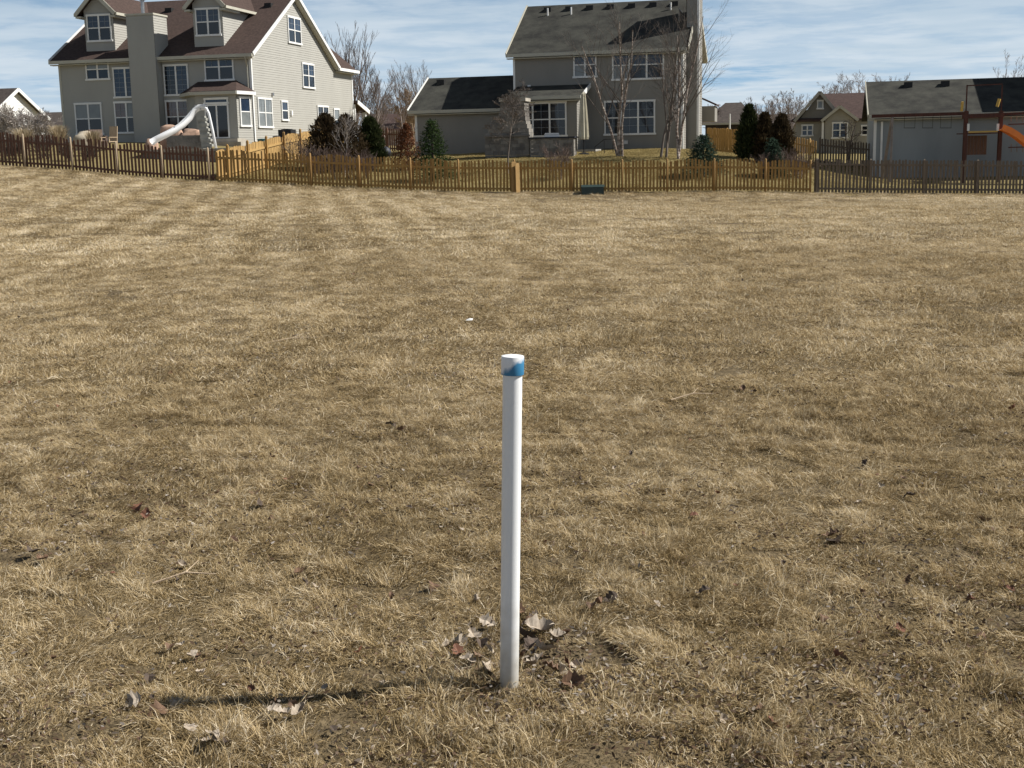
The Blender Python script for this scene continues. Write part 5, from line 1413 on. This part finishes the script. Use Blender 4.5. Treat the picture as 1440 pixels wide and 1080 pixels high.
f2, h2 = hip('far_house', 1060, 1124, 125, 174, 160.5, 1066, 1120, 'distant low roof behind the three dark evergreens', 'siding_far', 'roof_dark')
f3, h3 = hip('far_house', 516, 583, 112, 183, 160, 520, 580, 'far house with red brown roof between the beige house and garage wing', 'siding_far', 'roof_red')
window(h3, TR(), f3.rect(524, 188, 532, 197), 1, 'glass', 'glass'); 
f4, h4 = hip('far_house', 40, 96, 118, 176, 158, 44, 92, 'distant low roof between the white house and the beige house', 'siding_far', 'roof_dark')
# gabled house
Kf = Frame(at(1119, 180, 88), TH); HK = house('gabled_house', Kf, 0, 'small tan house with two front gables beside the blue grey garage')
zb_ = .8
kx1 = Kf.y(1240, 180)[0]; kz = Kf.y(1150, 168)[1]
siding([(0, zb_), (kx1, zb_), (kx1, kz), (0, kz)], TR(), 'wall', 'siding_far', HK, course=.15)
siding([(0, zb_), (8, zb_), (8, kz), (0, kz)], TL(0), 'wall', 'siding_far', HK, course=.15)
ga = Kf.y(1153, 129.5); gl = Kf.y(1117, 168)[0]; gr_ = Kf.y(1186, 168)[0]
slab('roof', [(gl - .2, -.3, kz), (kx1 + .3, -.3, kz), (kx1 + .3, 4.5, ga[1] + .05), (ga[0], 4.5, ga[1] + .05), (gl + 1.1, 2.2, (kz + ga[1]) / 2)], 'roof_red', HK)
siding([(gl + .3, kz), (gr_ - .1, kz), (ga[0], ga[1] - .1)], TR(-.02), 'gable', 'siding_k', HK, course=.15)
for sg, ex in ((-1, gl), (1, gr_)):
    slab('gable_roof', [(ga[0] + sg * .002, -.35, ga[1] + .06), (ex, -.35, kz - .05), (ex, 3.9, kz - .05), (ga[0] + sg * .002, 4.4, ga[1] + .06)], 'roof_dark', HK, .1)
    board('rake_board', (ga[0], -.38, ga[1]), (ex, -.38, kz - .1), .05, .2, 'siding_far', HK)
yk = -1.2
g2 = Kf.y(1181, 151, yk); g2l, g2r = Kf.y(1155, 168, yk)[0], Kf.y(1207, 168, yk)[0]; g2z = Kf.y(1181, 169, yk)[1]
siding([(g2l + .25, zb_), (g2r - .25, zb_), (g2r - .25, g2z), (g2[0], g2[1] - .05), (g2l + .25, g2z)], TR(yk), 'bay_wall', 'siding_far', HK, course=.15)
siding([(yk, zb_), (0, zb_), (0, g2z), (yk, g2z)], TS(g2r - .25), 'bay_wall', 'siding_far', HK, course=.15)
siding([(yk, zb_), (0, zb_), (0, g2z), (yk, g2z)], TL(g2l + .25), 'bay_wall', 'siding_far', HK, course=.15)
for sg, ex in ((-1, g2l), (1, g2r)):
    slab('gable_roof', [(g2[0] + sg * .002, yk - .3, g2[1] + .12), (ex, yk - .3, g2z), (ex, 2.0, g2z), (g2[0] + sg * .002, 3.4, g2[1] + .12)], 'roof_red', HK, .1)
    board('rake_board', (g2[0], yk - .33, g2[1] + .06), (ex, yk - .33, g2z - .05), .05, .18, 'fascia', HK)
window(HK, TR(), Kf.rect(1127, 175.5, 1143.5, 191), 2, 'glass_sky', 'glass_sky')
window(HK, TR(yk), Kf.rect(1170, 172, 1192.5, 194, yk), 2, 'glass_sky', 'glass_sky', grille=1)
window(HK, TR(), Kf.rect(1211, 176, 1227, 190), 1, 'glass', 'glass')
window(HK, TR(-.02), Kf.rect(1149, 141, 1158, 153), 1, 'glass_blind', 'glass_blind', sash=False)
MB().box(Kf.y(1155.5, 180, yk)[0], Kf.y(1158.5, 180, yk)[0], yk - .12, yk, zb_, g2z - .1).build('corner_board', 'trim', HK)
# white pole in the far yard
e = MB().tube([(0, 0, -.2), (0, 0, 1.6), (0, 0, at(1026, 160, 80)[2] - tz(col(1026, 80), 80))], [.05, .05, .04], 8).build('white_pole', 'trim', None, loc=(col(1026, 80), 80, tz(col(1026, 80), 80)))
tag(e, 'thin white pole standing before the far dark hipped roof', 'pole')

# ================================================================== LEAVES AND LITTER
def leaf_mesh(name, mt, seed):
    """one curled dead leaf: lobed blade folded along its midrib, with a stalk"""
    rnd = random.Random(seed); n = 9; b = MB()
    fold, curl, twist, lob = rnd.uniform(.25, .8), rnd.uniform(-1.3, 1.3), rnd.uniform(-.5, .5), rnd.uniform(.2, .5)
    for i in range(n):
        t = i / (n - 1); w = (.06 + .30 * math.sin(math.pi * min(t * 1.08, 1)) ** .8) * (1 + lob * (1 if i % 2 else -1) * .7)
        if i in (0, n - 1): w = .02
        x = t - .5; zc = curl * x * x + .05 * math.sin(t * 9 + seed)
        for sg in (-1, 0, 1):
            ww = w * rnd.uniform(.8, 1.2) * sg
            b.v.append((x + (.07 * abs(sg)), ww * (1 - .3 * fold), zc + fold * abs(ww) + twist * ww * t + rnd.uniform(-.03, .03)))
    for i in range(n - 1):
        for j in (0, 1):
            k = i * 3 + j; b.f.append((k, k + 1, k + 4, k + 3))
    k = len(b.v); z0 = curl * .25; b.v += [(-.5, .014, z0), (-.5, -.014, z0), (-.82, 0, z0 + .06)]; b.f.append((k, k + 1, k + 2))
    return b.mesh(name, mt, smooth=False)
KINDS = {'pale': [leaf_mesh('fallen_leaf', 'leaf_pale', s) for s in (1, 2, 3)], 'brown': [leaf_mesh('fallen_leaf', 'leaf_brown', s) for s in (4, 5, 6)], 'rust': [leaf_mesh('fallen_leaf', 'leaf_rust', s) for s in (7, 8, 9)], 'dark': [leaf_mesh('fallen_leaf', 'leaf_dark', s) for s in (10, 11)]}
rl_ = random.Random(77)
def gpix(px, py):
    d = ray(px, py); t = (0.0 - EYE) / d[2]; p_ = EYE_P + d * t
    for _ in range(4):
        z = tz(p_[0], p_[1]); t = (z - EYE) / d[2]; p_ = EYE_P + d * t
    return p_
NAMEC = {'pale': 'pale bleached', 'brown': 'brown', 'rust': 'rust red', 'dark': 'dark grey brown'}
def leaf(px, py, kind, size, where, grp):
    p_ = gpix(px, py)
    if 'litter' not in where: size *= .78
    o = link('fallen_leaf', rl_.choice(KINDS[kind]))
    o.location = (p_[0], p_[1], p_[2] + rl_.uniform(.020, .038)); s = size * rl_.uniform(.85, 1.3); o.scale = (s, s * rl_.uniform(.8, 1.3), s)
    o.rotation_euler = (rl_.gauss(0, .45), rl_.gauss(0, .45), rl_.uniform(0, 6.28))
    tag(o, NAMEC[kind] + ' curled dead leaf ' + where, 'leaf', NAMEC[kind] + ' leaves ' + grp)
for px_, py_, k_, s_ in ((641, 918, 'pale', .085), (648, 912, 'pale', .07), (645, 928, 'rust', .055), (668, 905, 'pale', .07), (684, 884, 'pale', .06), (676, 916, 'dark', .07), (690, 931, 'pale', .07), (688, 956, 'pale', .075), (698, 948, 'pale', .06),
                         (742, 885, 'brown', .07), (752, 876, 'dark', .06), (760, 900, 'pale', .08), (765, 925, 'pale', .085), (748, 920, 'dark', .09), (738, 905, 'dark', .08), (772, 890, 'pale', .06), (782, 905, 'pale', .06), (800, 943, 'rust', .08), (815, 946, 'pale', .07), (790, 960, 'pale', .06), (805, 970, 'brown', .06), (775, 955, 'brown', .06), (755, 942, 'pale', .06),
                         (795, 900, 'brown', .06), (820, 905, 'pale', .05), (672, 938, 'brown', .055), (660, 940, 'pale', .05), (735, 935, 'brown', .06), (718, 880, 'pale', .05), (728, 870, 'brown', .05)):
    leaf(px_, py_, k_, s_, 'in the litter around the standpipe foot', 'around the standpipe')
for px_, py_, k_, s_ in ((1175, 767, 'dark', .10), (1170, 760, 'brown', .09), (1270, 683, 'brown', .06), (1277, 706, 'dark', .07), (1385, 740, 'brown', .09), (1425, 752, 'rust', .10), (1300, 800, 'dark', .06), (1180, 933, 'rust', .06), (1185, 940, 'brown', .05), (990, 842, 'dark', .08), (1275, 825, 'brown', .07), (1210, 845, 'brown', .06), (1365, 850, 'rust', .07), (1420, 835, 'rust', .06), (975, 733, 'rust', .05), (1285, 852, 'pale', .06), (1207, 716, 'pale', .06), (1100, 798, 'dark', .05), (1045, 552, 'brown', .09), (1060, 556, 'dark', .08), (1335, 550, 'dark', .08), (1425, 580, 'rust', .08), (1015, 608, 'brown', .05), (1265, 895, 'rust', .06), (1380, 905, 'brown', .05), (1240, 690, 'pale', .05), (860, 850, 'dark', .07), (845, 860, 'brown', .06), (832, 862, 'brown', .05), (880, 880, 'pale', .05), (905, 760, 'brown', .05)):
    leaf(px_, py_, k_, s_, 'lying in the grass right of the standpipe', 'right of the standpipe')
for px_, py_, k_, s_ in ((195, 720, 'rust', .09), (205, 730, 'rust', .06), (82, 576, 'rust', .06), (380, 563, 'pale', .05), (45, 785, 'dark', .08), (60, 795, 'brown', .07), (255, 800, 'pale', .05), (420, 815, 'brown', .06), (430, 830, 'dark', .07), (445, 838, 'pale', .06), (365, 715, 'dark', .07), (358, 700, 'brown', .07), (135, 690, 'dark', .07), (127, 672, 'pale', .05), (210, 965, 'dark', .07), (250, 998, 'pale', .06), (305, 1052, 'pale', .09), (296, 1058, 'pale', .07), (268, 1040, 'pale', .06), (190, 1000, 'pale', .07), (225, 1012, 'brown', .09), (320, 1060, 'dark', .06), (75, 940, 'brown', .05), (255, 915, 'pale', .05), (240, 920, 'brown', .05), (270, 933, 'pale', .05), (550, 605, 'dark', .12), (565, 612, 'brown', .08), (520, 690, 'brown', .06), (610, 832, 'brown', .06), (670, 851, 'pale', .06), (575, 548, 'pale', .05), (600, 478, 'brown', .10), (470, 470, 'dark', .12), (480, 474, 'pale', .08), (415, 478, 'pale', .08), (240, 530, 'rust', .06), (1085, 1025, 'rust', .06), (400, 1020, 'pale', .07), (420, 1010, 'pale', .06), (385, 1012, 'pale', .06)):
    if px_ < 700: leaf(px_, py_, k_, s_, 'lying in the grass left of the standpipe', 'left of the standpipe')
    else: leaf(px_, py_, k_, s_, 'lying in the grass right of the standpipe', 'right of the standpipe')
for i in range(195):
    Y_ = 3.5 + 22 * rl_.random() ** 1.7; X_ = rl_.uniform(-.41, .41) * Y_
    d = np.array([X_, Y_, 0]) - EYE_P; zc_ = d @ f0; px_, py_ = 720 + F_PX * (d @ rr) / zc_, 540 - F_PX * (d @ uu) / zc_
    leaf(px_, py_, rl_.choices(('pale', 'brown', 'rust', 'dark'), (3, 6, 2.0, 1.6))[0], rl_.uniform(.022, .044) * (1 + Y_ * .015), 'lying in the grass ' + ('left' if px_ < 715 else 'right') + ' of the standpipe', ('left' if px_ < 715 else 'right') + ' of the standpipe')
# crumbs of leaf and thatch nobody could count
rg = np.random.default_rng(5); n = 75000
Y_ = 3.0 + 22 * rg.uniform(0, 1, n) ** 1.8; X_ = rg.uniform(-.5, .5, n) * (Y_ + 1)
den = vnoise(X_ * 1.3, Y_ * 1.3, 31) * .6 + vnoise(X_ * 4, Y_ * 4, 32) * .4
k_ = rg.uniform(0, 1, n) < np.clip((den - .42) * 4, .05, 1); X_, Y_ = X_[k_], Y_[k_]
xp = PIPE[0] + rg.normal(0, .22, 900); yp = PIPE[1] + .12 + rg.normal(0, .22, 900); X_ = np.concatenate([X_, xp]); Y_ = np.concatenate([Y_, yp]); n = len(X_)
P = np.stack([X_, Y_, terr(X_, Y_) + rg.uniform(.008, .034, n)], 1)
N = rg.normal(size=(n, 3)) * np.array([1, 1, .35])
lt = cards('leaf_litter', 'litter', None, P, N, .008, .019, .20 + rg.uniform(0, 1, n) ** 1.4 * .58, 3)
tag(lt, 'tiny crumbs of dead leaf and thatch scattered through the grass', 'leaf litter', kind='stuff')
# twigs
for i, (px_, py_, ln, a, lb) in enumerate(((412, 482, .55, .5, 'pale forked twig lying in the grass left of the standpipe top'), (260, 822, .25, .3, 'short pale straw stalk lying in the grass left of the standpipe'), (975, 563, .35, .4, 'pale curved twig lying in the grass right of the standpipe'))):
    p_ = gpix(px_, py_); tw = MB(); c_, s_ = math.cos(a), math.sin(a)
    tw.tube([(-ln / 2 * c_, -ln / 2 * s_, .02), (0, .02, .045), (ln / 2 * c_, ln / 2 * s_, .03)], [.005, .004, .002], 5); tw.tube([(0, .02, .045), (ln * .25 * c_ - .08 * s_, ln * .25 * s_ + .08 * c_, .07)], [.003, .0015], 4)
    tag(tw.build('twig', 'post_pale', None, loc=(p_[0], p_[1], p_[2])), lb, 'twig')
p_ = gpix(660, 453)
b = MB().add([(-.035, -.02, .02), (.03, -.025, .02), (.04, .02, .035), (-.03, .03, .025), (0, 0, .04)], [(0, 1, 4), (1, 2, 4), (2, 3, 4), (3, 0, 4)])
tag(b.build('paper_scrap', 'siding_w', None, loc=(p_[0], p_[1], p_[2])), 'small crumpled white paper scrap in the grass beyond the standpipe cap', 'paper')
